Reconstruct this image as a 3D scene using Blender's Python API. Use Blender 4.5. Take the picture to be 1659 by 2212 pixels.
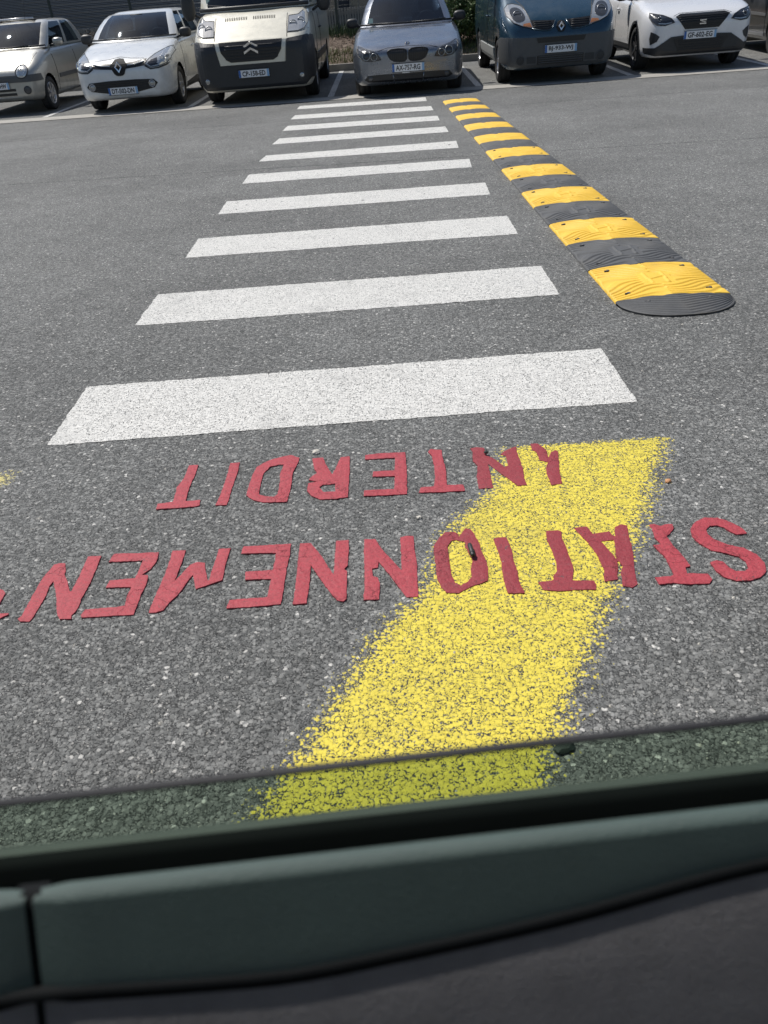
import bpy, bmesh, math, random
import numpy as np
from mathutils import Vector, Matrix, noise as mn
from mathutils.bvhtree import BVHTree
from mathutils.geometry import delaunay_2d_cdt

for o in list(bpy.data.objects): bpy.data.objects.remove(o)
scene = bpy.context.scene
COL = scene.collection
R = math.radians
random.seed(7)

# ---------------------------------------------------------------- camera
CAM_H = 1.152
cam_d = bpy.data.cameras.new('camera'); cam = bpy.data.objects.new('camera', cam_d); COL.objects.link(cam)
r2 = Vector((0.9975577, -0.0157137, -0.0680571)); u2 = Vector((0.0656902, 0.5422052, 0.8376744)); fw = Vector((-0.0237379, 0.8400992, -0.5419132))
m = Matrix((r2, u2, -fw)).transposed().to_4x4(); m.translation = (0, 0, CAM_H)
cam.matrix_world = m
cam_d.sensor_width = 36; cam_d.lens = 36*1661/2212
cam_d.clip_start = 0.02; cam_d.clip_end = 600
cam_d.dof.use_dof = True; cam_d.dof.focus_distance = 3.6; cam_d.dof.aperture_fstop = 9.0
scene.camera = cam
scene.render.resolution_x = 768; scene.render.resolution_y = 1024

# ---------------------------------------------------------------- sky and sun
SUN = Vector((-0.45, 0.48, 1.0)).normalized()
w = bpy.data.worlds.new('World'); scene.world = w; w.use_nodes = True
nt = w.node_tree; nt.nodes.clear()
sky = nt.nodes.new('ShaderNodeTexSky'); sky.sky_type = 'NISHITA'; sky.sun_disc = False
sky.sun_elevation = math.asin(SUN.z); sky.sun_rotation = math.atan2(SUN.x, SUN.y)
sky.air_density = 1.0; sky.dust_density = 1.0
bg = nt.nodes.new('ShaderNodeBackground'); bg.inputs[1].default_value = 0.09
wo = nt.nodes.new('ShaderNodeOutputWorld')
nt.links.new(sky.outputs[0], bg.inputs[0]); nt.links.new(bg.outputs[0], wo.inputs[0])
sl = bpy.data.lights.new('sun', 'SUN'); sl.energy = 4.7; sl.angle = R(0.53); sl.color = (1.0, 0.962, 0.90)
so = bpy.data.objects.new('sun', sl); COL.objects.link(so)
so.rotation_euler = SUN.to_track_quat('Z', 'Y').to_euler(); so.location = SUN*40
vs = scene.view_settings
vs.view_transform = 'Standard'; vs.look = 'None'; vs.gamma = 1.0; vs.exposure = 0.0; vs.use_curve_mapping = False

# ---------------------------------------------------------------- measured outlines, in metres
ZEBRA=[[(-1.211,2.841),(0.817,2.86),(0.816,2.37),(-1.194,2.344)],
 [(-1.207,4.036),(0.804,4.049),(0.803,3.558),(-1.206,3.548)],
 [(-1.22,5.251),(0.809,5.24),(0.799,4.75),(-1.21,4.764)],
 [(-1.222,6.455),(0.815,6.43),(0.792,5.957),(-1.213,5.979)],
 [(-1.206,7.671),(0.82,7.607),(0.792,7.162),(-1.206,7.205)],
 [(-1.176,8.802),(0.812,8.814),(0.793,8.323),(-1.208,8.422)],
 [(-1.172,10.137),(0.804,10.056),(0.798,9.545),(-1.203,9.644)],
 [(-1.185,11.383),(0.797,11.209),(0.787,10.688),(-1.202,10.857)],
 [(-1.193,12.69),(0.798,12.492),(0.791,11.914),(-1.209,12.16)],
 [(-1.225,14.097),(0.805,13.913),(0.788,13.291),(-1.238,13.591)]]
WORD_A=[('S',[(0.832,1.572),(0.858,1.575),(0.855,1.597),(0.839,1.626),(0.813,1.651),(0.781,1.655),(0.751,1.639),(0.729,1.609),(0.722,1.575),(0.729,1.544),(0.747,1.514),(0.78,1.496),(0.8,1.482),(0.809,1.462),(0.805,1.436),(0.791,1.426),(0.773,1.428),(0.762,1.443),(0.757,1.467),(0.743,1.473),(0.727,1.467),(0.728,1.433),(0.74,1.407),(0.759,1.392),(0.79,1.39),(0.819,1.401),(0.84,1.421),(0.849,1.452),(0.844,1.486),(0.825,1.516),(0.792,1.534),(0.769,1.56),(0.763,1.581),(0.766,1.602),(0.781,1.618),(0.8,1.617),(0.813,1.605),(0.823,1.585)],None),
 ('T',[(0.634,1.639),(0.648,1.641),(0.66,1.631),(0.677,1.637),(0.692,1.635),(0.689,1.616),(0.672,1.594),(0.66,1.585),(0.663,1.572),(0.664,1.541),(0.671,1.51),(0.675,1.481),(0.676,1.457),(0.663,1.454),(0.659,1.431),(0.705,1.424),(0.708,1.403),(0.696,1.389),(0.647,1.391),(0.617,1.399),(0.583,1.397),(0.582,1.424),(0.619,1.424),(0.628,1.43),(0.628,1.457),(0.63,1.5),(0.622,1.528),(0.616,1.551),(0.636,1.554),(0.629,1.581),(0.634,1.607)],None),
 ('A',[(0.442,1.646),(0.455,1.65),(0.476,1.649),(0.483,1.616),(0.527,1.622),(0.53,1.605),(0.535,1.599),(0.546,1.641),(0.565,1.649),(0.578,1.643),(0.57,1.603),(0.563,1.542),(0.551,1.489),(0.541,1.443),(0.536,1.403),(0.52,1.391),(0.499,1.4),(0.506,1.429),(0.509,1.451),(0.52,1.474),(0.517,1.495),(0.512,1.493),(0.507,1.465),(0.499,1.443),(0.496,1.425),(0.463,1.42),(0.467,1.446),(0.473,1.464),(0.472,1.512),(0.468,1.553),(0.457,1.595)],[(0.495,1.581),(0.527,1.583),(0.527,1.572),(0.519,1.532),(0.513,1.503),(0.508,1.528)]),
 ('T',[(0.369,1.642),(0.4,1.642),(0.407,1.635),(0.402,1.604),(0.404,1.557),(0.404,1.507),(0.404,1.477),(0.39,1.432),(0.439,1.425),(0.442,1.411),(0.436,1.393),(0.387,1.396),(0.357,1.394),(0.318,1.403),(0.309,1.433),(0.347,1.437),(0.349,1.453),(0.362,1.469),(0.367,1.511),(0.367,1.556),(0.363,1.599)],None),
 ('I',[(0.229,1.621),(0.242,1.627),(0.262,1.626),(0.265,1.61),(0.268,1.567),(0.266,1.527),(0.269,1.479),(0.266,1.441),(0.272,1.396),(0.233,1.399),(0.231,1.436),(0.232,1.482),(0.235,1.526),(0.234,1.571)],None),
 ('O',[(0.074,1.607),(0.095,1.649),(0.108,1.664),(0.133,1.664),(0.142,1.653),(0.142,1.641),(0.152,1.657),(0.163,1.678),(0.177,1.671),(0.184,1.643),(0.193,1.599),(0.192,1.576),(0.199,1.538),(0.2,1.499),(0.194,1.453),(0.179,1.444),(0.15,1.432),(0.136,1.422),(0.12,1.411),(0.092,1.416),(0.081,1.437),(0.074,1.465),(0.074,1.516),(0.073,1.57)],[(0.11,1.604),(0.121,1.625),(0.135,1.627),(0.153,1.618),(0.157,1.603),(0.152,1.594),(0.158,1.586),(0.161,1.561),(0.165,1.533),(0.158,1.499),(0.157,1.473),(0.146,1.453),(0.127,1.438),(0.116,1.45),(0.109,1.478),(0.109,1.521),(0.109,1.566)]),
 ('N',[(-0.104,1.408),(-0.102,1.492),(-0.104,1.566),(-0.105,1.657),(-0.076,1.656),(-0.057,1.605),(-0.037,1.565),(-0.011,1.513),(-0.01,1.591),(-0.01,1.656),(0.005,1.659),(0.025,1.658),(0.025,1.606),(0.028,1.529),(0.025,1.458),(0.025,1.408),(-0.003,1.407),(-0.026,1.463),(-0.048,1.514),(-0.068,1.556),(-0.069,1.531),(-0.085,1.528),(-0.082,1.498),(-0.07,1.489),(-0.066,1.467),(-0.068,1.407)],None),
 ('N',[(-0.272,1.409),(-0.271,1.477),(-0.273,1.567),(-0.274,1.657),(-0.245,1.657),(-0.212,1.59),(-0.179,1.511),(-0.179,1.592),(-0.178,1.659),(-0.145,1.659),(-0.144,1.606),(-0.146,1.547),(-0.153,1.534),(-0.146,1.525),(-0.146,1.464),(-0.145,1.417),(-0.152,1.408),(-0.167,1.413),(-0.185,1.444),(-0.211,1.498),(-0.239,1.56),(-0.237,1.501),(-0.24,1.409)],None),
 ('E',[(-0.429,1.409),(-0.427,1.44),(-0.336,1.442),(-0.334,1.513),(-0.4,1.515),(-0.403,1.549),(-0.334,1.549),(-0.333,1.622),(-0.425,1.629),(-0.423,1.661),(-0.298,1.659),(-0.297,1.611),(-0.3,1.524),(-0.299,1.459),(-0.301,1.413),(-0.347,1.409)],None),
 ('M',[(-0.615,1.411),(-0.616,1.433),(-0.612,1.517),(-0.61,1.579),(-0.613,1.662),(-0.577,1.661),(-0.577,1.605),(-0.579,1.53),(-0.571,1.544),(-0.553,1.594),(-0.537,1.604),(-0.516,1.599),(-0.509,1.569),(-0.498,1.536),(-0.492,1.521),(-0.491,1.544),(-0.488,1.656),(-0.457,1.657),(-0.46,1.598),(-0.458,1.52),(-0.481,1.509),(-0.519,1.491),(-0.537,1.549),(-0.545,1.527),(-0.557,1.479),(-0.571,1.449),(-0.582,1.417),(-0.599,1.41)],None),
 ('E',[(-0.777,1.409),(-0.781,1.418),(-0.777,1.439),(-0.707,1.44),(-0.682,1.443),(-0.685,1.47),(-0.685,1.516),(-0.751,1.519),(-0.749,1.548),(-0.684,1.552),(-0.683,1.584),(-0.683,1.627),(-0.775,1.63),(-0.77,1.665),(-0.649,1.66),(-0.646,1.618),(-0.652,1.589),(-0.671,1.564),(-0.654,1.561),(-0.649,1.532),(-0.652,1.483),(-0.651,1.431),(-0.651,1.408),(-0.707,1.408)],None),
 ('N',[(-0.934,1.419),(-0.928,1.43),(-0.931,1.511),(-0.93,1.581),(-0.92,1.633),(-0.909,1.639),(-0.893,1.636),(-0.878,1.6),(-0.878,1.59),(-0.861,1.559),(-0.839,1.513),(-0.835,1.515),(-0.835,1.557),(-0.839,1.661),(-0.804,1.66),(-0.799,1.602),(-0.797,1.536),(-0.8,1.49),(-0.797,1.455),(-0.798,1.432),(-0.804,1.42),(-0.8,1.407),(-0.829,1.408),(-0.84,1.424),(-0.864,1.488),(-0.884,1.534),(-0.898,1.563),(-0.9,1.541),(-0.895,1.497),(-0.897,1.46),(-0.897,1.424),(-0.901,1.407),(-0.923,1.408)],None),
 ('T',[(-1.028,1.543),(-1.017,1.537),(-1.007,1.525),(-1.004,1.504),(-1.004,1.489),(-1.006,1.461),(-1.008,1.445),(-0.966,1.443),(-0.964,1.438),(-0.989,1.418),(-1.068,1.413),(-1.078,1.435),(-1.03,1.437),(-1.031,1.464),(-1.042,1.527)],None)]
WORD_B=[('I',[(0.412,2.12),(0.433,2.117),(0.442,2.097),(0.452,2.069),(0.45,2.026),(0.464,2.058),(0.481,2.069),(0.485,2.055),(0.473,1.988),(0.465,1.94),(0.458,1.87),(0.427,1.867),(0.426,1.914),(0.429,1.961),(0.442,1.997),(0.422,2.012),(0.42,2.065),(0.41,2.079)],None),
 ('N',[(0.224,2.115),(0.245,2.121),(0.266,2.113),(0.269,2.068),(0.293,2.03),(0.311,1.986),(0.324,1.992),(0.325,2.052),(0.31,2.063),(0.321,2.079),(0.34,2.094),(0.366,2.108),(0.363,2.081),(0.363,2.038),(0.364,1.97),(0.358,1.915),(0.36,1.876),(0.334,1.875),(0.319,1.904),(0.297,1.947),(0.285,1.973),(0.266,2.013),(0.265,1.959),(0.263,1.873),(0.222,1.872),(0.224,1.94),(0.234,2.004),(0.223,2.036),(0.229,2.092)],None),
 ('T',[(0.051,1.873),(0.058,1.901),(0.096,1.902),(0.104,1.956),(0.105,2.022),(0.103,2.083),(0.092,2.111),(0.101,2.128),(0.135,2.118),(0.134,2.07),(0.138,2.001),(0.134,1.905),(0.18,1.9),(0.182,1.868),(0.121,1.868)],None),
 ('E',[(-0.108,1.875),(-0.106,1.905),(-0.019,1.903),(-0.015,1.976),(-0.082,1.981),(-0.079,2.011),(-0.014,2.01),(-0.012,2.088),(-0.104,2.09),(-0.104,2.119),(-0.048,2.124),(0.021,2.119),(0.022,2.033),(0.017,1.87),(-0.052,1.871)],None),
 ('R',[(-0.27,2.12),(-0.247,2.121),(-0.236,2.119),(-0.227,2.079),(-0.203,2.012),(-0.192,2.057),(-0.181,2.116),(-0.153,2.117),(-0.151,2.034),(-0.152,1.952),(-0.152,1.875),(-0.189,1.869),(-0.233,1.872),(-0.26,1.896),(-0.274,1.925),(-0.273,1.968),(-0.245,1.976),(-0.272,1.986),(-0.265,2.008),(-0.25,2.026),(-0.262,2.058)],[(-0.239,1.94),(-0.229,1.954),(-0.193,1.954),(-0.189,1.91),(-0.223,1.911)]),
 ('D',[(-0.452,1.92),(-0.452,1.967),(-0.449,2.04),(-0.442,2.086),(-0.408,2.126),(-0.37,2.143),(-0.341,2.152),(-0.312,2.13),(-0.314,2.099),(-0.325,2.041),(-0.324,1.983),(-0.325,1.904),(-0.328,1.871),(-0.396,1.876),(-0.426,1.891)],[(-0.415,1.923),(-0.417,1.979),(-0.416,2.044),(-0.399,2.085),(-0.37,2.094),(-0.357,2.092),(-0.364,2.037),(-0.359,1.987),(-0.359,1.916),(-0.367,1.904),(-0.388,1.907)]),
 ('I',[(-0.535,1.878),(-0.53,1.938),(-0.528,2.018),(-0.53,2.125),(-0.5,2.125),(-0.498,2.055),(-0.501,1.99),(-0.501,1.919),(-0.502,1.875)],None),
 ('T',[(-0.708,1.877),(-0.711,1.907),(-0.666,1.913),(-0.669,1.956),(-0.673,1.996),(-0.662,2.044),(-0.662,2.129),(-0.632,2.127),(-0.63,2.064),(-0.633,2.015),(-0.633,1.959),(-0.629,1.912),(-0.586,1.913),(-0.583,1.884),(-0.596,1.878),(-0.656,1.877)],None)]
YELLOW_L=[(0.339,2.12),(0.226,1.849),(0.15,1.749),(0.079,1.635),(0.02,1.421),(-0.055,1.331),(-0.14,1.19),(-0.191,1.072),(-0.24,0.967),(-0.303,0.844),(-0.374,0.712)]
YELLOW_R=[(0.85,2.113),(0.777,1.963),(0.682,1.767),(0.604,1.597),(0.484,1.374),(0.416,1.247),(0.329,1.075),(0.276,0.963),(0.244,0.883),(0.176,0.723)]
YELLOW_SPOT=[(-1.419,2.173),(-1.271,2.137),(-1.218,2.106),(-1.23,2.076),(-1.368,2.079)]

# ---------------------------------------------------------------- helpers
def tag(o, label=None, cat=None, group=None, kind=None):
    if label: o['label'] = label
    if cat: o['category'] = cat
    if group: o['group'] = group
    if kind: o['kind'] = kind
    return o

def empty(name, loc=(0, 0, 0), rz=0.0, rx=0.0):
    o = bpy.data.objects.new(name, None); COL.objects.link(o)
    o.location = loc; o.rotation_euler = (rx, 0, rz); o.empty_display_size = 0.1
    return o

def link(name, me, mat, parent=None, loc=None, rot=None, smooth=False):
    o = bpy.data.objects.new(name, me); COL.objects.link(o)
    if mat and not me.materials: me.materials.append(mat)
    if smooth:
        me.polygons.foreach_set('use_smooth', [True]*len(me.polygons))
    if parent: o.parent = parent
    if loc is not None: o.location = loc
    if rot is not None: o.rotation_euler = rot
    return o

def mesh(name, v, f):
    me = bpy.data.meshes.new(name); me.from_pydata([tuple(p) for p in v], [], f); me.update(); return me

def from_bm(name, bm, mat, parent=None, smooth=False, **k):
    me = bpy.data.meshes.new(name); bm.normal_update(); bm.to_mesh(me); bm.free()
    return link(name, me, mat, parent, smooth=smooth, **k)

def bbox(bm, x0, x1, y0, y1, z0, z1, bev=0.0, seg=2):
    g = bmesh.ops.create_cube(bm, size=1.0)
    for v in g['verts']:
        v.co = Vector(((x0+x1)/2+v.co.x*(x1-x0), (y0+y1)/2+v.co.y*(y1-y0), (z0+z1)/2+v.co.z*(z1-z0)))
    if bev > 0:
        es = list({e for v in g['verts'] for e in v.link_edges})
        bmesh.ops.bevel(bm, geom=es, offset=bev, segments=seg, affect='EDGES', profile=0.5)

def box(name, x0, x1, y0, y1, z0, z1, mat, parent=None, bev=0.0, seg=2, **k):
    bm = bmesh.new(); bbox(bm, x0, x1, y0, y1, z0, z1, bev, seg)
    return from_bm(name, bm, mat, parent, **k)

def tube_mesh(name, pts, r, n=8, closed=False):
    pts = [Vector(p) for p in pts]; V = []; F = []
    N = len(pts)
    for i, p in enumerate(pts):
        a = pts[i-1] if (i > 0 or closed) else p; b = pts[(i+1) % N] if (i < N-1 or closed) else p
        t = (b-a).normalized(); up = Vector((0, 0, 1)) if abs(t.z) < 0.9 else Vector((0, 1, 0))
        s = t.cross(up).normalized(); q = s.cross(t)
        rr = r[i] if isinstance(r, (list, tuple)) else r
        for j in range(n):
            an = 2*math.pi*j/n; V.append(p+s*math.cos(an)*rr+q*math.sin(an)*rr)
    for i in range(N if closed else N-1):
        for j in range(n):
            k = (i+1) % N
            F.append((i*n+j, i*n+(j+1) % n, k*n+(j+1) % n, k*n+j))
    if not closed: F += [tuple(range(n-1, -1, -1)), tuple((N-1)*n+j for j in range(n))]
    return mesh(name, V, F)

def tube(name, pts, r, mat, parent=None, n=8, closed=False):
    return link(name, tube_mesh(name, pts, r, n, closed), mat, parent, smooth=True)

def lathe_mesh(name, prof, n=32, axis='X', caps=False):
    V = []; F = []; M = len(prof)
    for j in range(n):
        a = 2*math.pi*j/n; c, s = math.cos(a), math.sin(a)
        for (d, r) in prof:
            V.append((d, r*c, r*s) if axis == 'X' else ((r*c, r*s, d) if axis == 'Z' else (r*c, d, r*s)))
    for j in range(n):
        k = (j+1) % n
        for i in range(M-1): F.append((j*M+i, k*M+i, k*M+i+1, j*M+i+1))
    return mesh(name, V, F)

def pchip(xs, ys, x):
    xs = np.array(xs, float); ys = np.array(ys, float); x = np.clip(np.asarray(x, float), xs[0], xs[-1])
    h = np.diff(xs); d = np.diff(ys)/h; mm = np.zeros_like(ys)
    for i in range(1, len(xs)-1):
        if d[i-1]*d[i] > 0:
            w1 = 2*h[i]+h[i-1]; w2 = h[i]+2*h[i-1]; mm[i] = (w1+w2)/(w1/d[i-1]+w2/d[i])
    mm[0] = d[0]; mm[-1] = d[-1]
    i = np.clip(np.searchsorted(xs, x)-1, 0, len(h)-1); t = (x-xs[i])/h[i]
    return ((1+2*t)*(1-t)**2*ys[i]+t*(1-t)**2*h[i]*mm[i]+t*t*(3-2*t)*ys[i+1]+t*t*(t-1)*h[i]*mm[i+1])

# ---------------------------------------------------------------- materials
def newmat(name):
    ma = bpy.data.materials.new(name); ma.use_nodes = True
    n = ma.node_tree; b = n.nodes['Principled BSDF']; return ma, n, b

class NT:
    def __init__(s, nt): s.nt = nt
    def n(s, t, **k):
        o = s.nt.nodes.new(t)
        for a, b in k.items(): setattr(o, a, b)
        return o
    def l(s, a, b): s.nt.links.new(a, b)
    def math(s, op, a, b=None, c=None, clamp=False):
        o = s.n('ShaderNodeMath', operation=op, use_clamp=clamp)
        for i, v in enumerate((a, b, c)):
            if v is None: continue
            if isinstance(v, (int, float)): o.inputs[i].default_value = v
            else: s.l(v, o.inputs[i])
        return o.outputs[0]
    def ramp(s, v, a, b, c=0.0, d=1.0, smooth=True):
        o = s.n('ShaderNodeMapRange', interpolation_type='SMOOTHSTEP' if smooth else 'LINEAR')
        s.l(v, o.inputs[0])
        for i, q in enumerate((a, b, c, d)):
            if isinstance(q, (int, float)): o.inputs[i+1].default_value = q
            else: s.l(q, o.inputs[i+1])
        return o.outputs[0]
    def mix(s, f, a, b, mode='MIX'):
        o = s.n('ShaderNodeMix', data_type='RGBA', blend_type=mode)
        if isinstance(f, (int, float)): o.inputs[0].default_value = f
        else: s.l(f, o.inputs[0])
        for i, v in ((6, a), (7, b)):
            if isinstance(v, tuple): o.inputs[i].default_value = (*v[:3], 1)
            else: s.l(v, o.inputs[i])
        return o.outputs[2]
    def noise(s, co, scale, detail=2.0, rough=0.5, dim='3D'):
        o = s.n('ShaderNodeTexNoise', noise_dimensions=dim); s.l(co, o.inputs['Vector'])
        o.inputs['Scale'].default_value = scale; o.inputs['Detail'].default_value = detail; o.inputs['Roughness'].default_value = rough
        return o
    def voro(s, co, scale, feat='F1', rnd=1.0):
        o = s.n('ShaderNodeTexVoronoi', voronoi_dimensions='2D', feature=feat); s.l(co, o.inputs['Vector'])
        o.inputs['Scale'].default_value = scale; o.inputs['Randomness'].default_value = rnd
        return o

def simple(name, col, rough=0.5, metal=0.0, var=0.12, nscale=14.0, bump=0.0, bscale=60.0, coat=0.0, spec=0.5, dirt=0.0):
    """plain surface with a little tone variation and fine relief"""
    ma, n, b = newmat(name); T = NT(n)
    co = T.n('ShaderNodeTexCoord').outputs['Object']
    nz = T.noise(co, nscale, 4.0, 0.6)
    a = tuple(c*(1-var) for c in col); c2 = tuple(min(1, c*(1+var)) for c in col)
    colr = T.mix(nz.outputs[0], a, c2)
    if dirt > 0:
        nz3 = T.noise(co, 3.0, 5.0, 0.65)
        colr = T.mix(T.math('MULTIPLY', T.ramp(nz3.outputs[0], 0.5, 0.75), dirt), colr, (0.17, 0.15, 0.12))
    T.l(colr, b.inputs['Base Color'])
    b.inputs['Roughness'].default_value = rough; b.inputs['Metallic'].default_value = metal
    b.inputs['Specular IOR Level'].default_value = spec
    if coat: b.inputs['Coat Weight'].default_value = coat; b.inputs['Coat Roughness'].default_value = 0.04
    if bump > 0:
        nb = T.noise(co, bscale, 3.0, 0.6); bu = T.n('ShaderNodeBump'); bu.inputs['Strength'].default_value = bump
        bu.inputs['Distance'].default_value = 0.004
        T.l(nb.outputs[0], bu.inputs['Height']); T.l(bu.outputs[0], b.inputs['Normal'])
    return ma

def asphalt_nodes(T):
    """stone-and-binder road surface in world metres: returns colour, height 0..1, coordinate, macro noise"""
    geo = T.n('ShaderNodeNewGeometry')
    vm = T.n('ShaderNodeVectorMath', operation='MULTIPLY'); T.l(geo.outputs['Position'], vm.inputs[0]); vm.inputs[1].default_value = (1, 1, 0)
    co0 = vm.outputs[0]
    wn = T.noise(co0, 85.0, 3.0, 0.65)
    wv = T.n('ShaderNodeVectorMath', operation='MULTIPLY_ADD'); T.l(wn.outputs['Color'], wv.inputs[0]); wv.inputs[1].default_value = (0.014, 0.014, 0); T.l(co0, wv.inputs[2])
    co = wv.outputs[0]
    c1 = T.voro(co, 104.0, 'F1'); c2 = T.voro(co, 250.0, 'F1')
    sep = T.n('ShaderNodeSeparateColor'); T.l(c1.outputs['Color'], sep.inputs[0])
    sep2 = T.n('ShaderNodeSeparateColor'); T.l(c2.outputs['Color'], sep2.inputs[0])
    big = T.ramp(c1.outputs['Distance'], 0.60, 0.36)
    small = T.ramp(c2.outputs['Distance'], 0.64, 0.34)
    pres = T.ramp(sep.outputs[0], 0.25, 0.55)                    # is this cell a large stone at all
    hb = T.math('MULTIPLY', T.math('MULTIPLY', big, pres), T.math('MULTIPLY_ADD', sep.outputs[1], 0.45, 0.55))
    hs = T.math('MULTIPLY', small, T.math('MULTIPLY_ADD', sep2.outputs[0], 0.5, 0.2))
    fine = T.noise(co0, 420.0, 3.0, 0.65)
    h = T.math('ADD', T.math('MAXIMUM', hb, hs), T.math('MULTIPLY', T.math('SUBTRACT', fine.outputs[0], 0.5), 0.45))
    mac = T.noise(co0, 0.55, 4.0, 0.62); mid = T.noise(co0, 6.0, 4.0, 0.6)
    # colour
    stone = T.mix(sep.outputs[2], (0.110, 0.113, 0.110), (0.330, 0.328, 0.314))
    pale = T.ramp(sep2.outputs[1], 0.955, 0.985)
    palebig = T.math('MULTIPLY', T.ramp(sep.outputs[2], 0.965, 0.985), pres)
    grit = T.mix(sep2.outputs[2], (0.101, 0.104, 0.101), (0.292, 0.291, 0.279))
    col = T.mix(T.math('MULTIPLY', pres, big), grit, stone)
    col = T.mix(T.math('MULTIPLY', pale, small), col, (0.50, 0.48, 0.45))
    col = T.mix(T.math('MULTIPLY', palebig, T.math('MULTIPLY', big, 0.95)), col, (0.66, 0.64, 0.60))
    gap = T.ramp(h, 0.02, 0.34)
    col = T.mix(gap, (0.038, 0.039, 0.039), col)  # dark binder, with crevice shade between the stones put into the colour
    col = T.mix(T.ramp(fine.outputs[0], 0.35, 0.7, 0.0, 0.30), col, (0.24, 0.238, 0.23))
    gr1 = T.noise(co0, 38.0, 4.0, 0.75)
    tone = T.math('ADD', T.ramp(mac.outputs[0], 0.3, 0.7, 0.84, 1.12), T.ramp(mid.outputs[0], 0.3, 0.7, -0.07, 0.07))
    tone = T.math('MULTIPLY', tone, T.ramp(gr1.outputs[0], 0.28, 0.72, 0.74, 1.24))
    stn = T.noise(co0, 1.7, 5.0, 0.7); tone = T.math('MULTIPLY', tone, T.ramp(stn.outputs[0], 0.60, 0.72, 1.0, 0.84))
    # older lane joints that cross the road, a touch darker, and tyre-polished bands
    sx = T.n('ShaderNodeSeparateXYZ'); T.l(co0, sx.inputs[0])
    wig = T.math('MULTIPLY', T.math('SUBTRACT', mid.outputs[0], 0.5), 0.10)
    for (y0, sl_, wd, dk) in ((7.85, -0.09, 0.022, 0.42), (11.9, -0.05, 0.03, 0.35)):
        d = T.math('ABSOLUTE', T.math('SUBTRACT', T.math('ADD', sx.outputs[1], wig), T.math('MULTIPLY_ADD', sx.outputs[0], sl_, y0)))
        tone = T.math('MULTIPLY', tone, T.math('SUBTRACT', 1.0, T.math('MULTIPLY', T.ramp(d, wd, wd*0.3), dk)))
    far = T.ramp(T.math('ADD', T.math('MULTIPLY_ADD', sx.outputs[0], 0.05, sx.outputs[1]), wig), 11.85, 11.95, 1.0, 0.90)
    tone = T.math('MULTIPLY', tone, far)
    tc = T.n('ShaderNodeCombineColor')
    for i in range(3): T.l(tone, tc.inputs[i])
    col = T.mix(1.0, col, tc.outputs[0], 'MULTIPLY')
    return col, h, co0, mac, mid, fine

ROAD_DEPTH = 0.0027
def finish_road(T, n, b, ma, h, bumpd=0.004, rough=0.88, bstr=0.5, fineh=None):
    b.inputs['Roughness'].default_value = rough; b.inputs['Specular IOR Level'].default_value = 0.28
    bu = T.n('ShaderNodeBump'); bu.inputs['Strength'].default_value = bstr; bu.inputs['Distance'].default_value = bumpd
    T.l(fineh, bu.inputs['Height']); T.l(bu.outputs[0], b.inputs['Normal'])
    dn = T.n('ShaderNodeDisplacement'); dn.inputs['Midlevel'].default_value = 1.0; dn.inputs['Scale'].default_value = ROAD_DEPTH
    T.l(h, dn.inputs['Height'])
    T.l(dn.outputs[0], n.nodes['Material Output'].inputs['Displacement'])
    ma.displacement_method = 'BOTH'

def road_mat(name='asphalt'):
    ma, n, b = newmat(name); T = NT(n)
    col, h, co0, mac, mid, fine = asphalt_nodes(T)
    T.l(col, b.inputs['Base Color']); finish_road(T, n, b, ma, h, fineh=fine.outputs[0]); return ma

def paint_mat(name, colour, cover, worn=0.25, rough=0.6, edge=False, speckamt=1.25, flat=0.8, fade=0.55, lo=0.30, hi=0.46):
    """road paint over the same stones: paint sits on the stone tops, pits stay bare"""
    ma, n, b = newmat(name); T = NT(n)
    col, h, co0, mac, mid, fine = asphalt_nodes(T)
    blot = T.noise(co0, 24.0, 4.0, 0.65); speck = T.noise(co0, 175.0, 3.0, 0.68)
    level = T.math('ADD', T.math('MULTIPLY', T.math('SUBTRACT', blot.outputs[0], 0.5), 0.55), T.math('MULTIPLY', T.math('SUBTRACT', speck.outputs[0], 0.5), speckamt))
    level = T.math('ADD', level, T.math('MULTIPLY', T.math('SUBTRACT', mac.outputs[0], 0.5), worn))
    v = T.math('ADD', T.math('ADD', T.math('MULTIPLY', h, 0.8), level), cover)
    if edge:
        at = T.n('ShaderNodeAttribute', attribute_name='edge')
        v = T.math('ADD', v, T.ramp(at.outputs['Fac'], 0.0, 0.13, -1.15, 0.0, smooth=False))
    mask = T.ramp(v, lo, hi)
    dirt = T.mix(T.ramp(blot.outputs[0], 0.35, 0.7), colour, tuple(c*0.86 for c in colour))
    dirt = T.mix(T.ramp(v, 0.95, 0.45, 0.0, fade), dirt, tuple(c*0.62+0.035 for c in colour))
    scuff = T.noise(co0, 3.4, 5.0, 0.7)
    dirt = T.mix(T.ramp(scuff.outputs[0], 0.50, 0.72, 0.0, 0.42), dirt, tuple(c*0.55+0.05 for c in colour))
    T.l(T.mix(mask, col, dirt), b.inputs['Base Color'])
    hh = T.math('ADD', T.math('MULTIPLY', h, T.math('SUBTRACT', 1.0, T.math('MULTIPLY', mask, 1.0-flat))), T.math('MULTIPLY', mask, 0.2))
    finish_road(T, n, b, ma, hh, rough=rough, bstr=0.35, fineh=fine.outputs[0]); return ma

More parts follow.
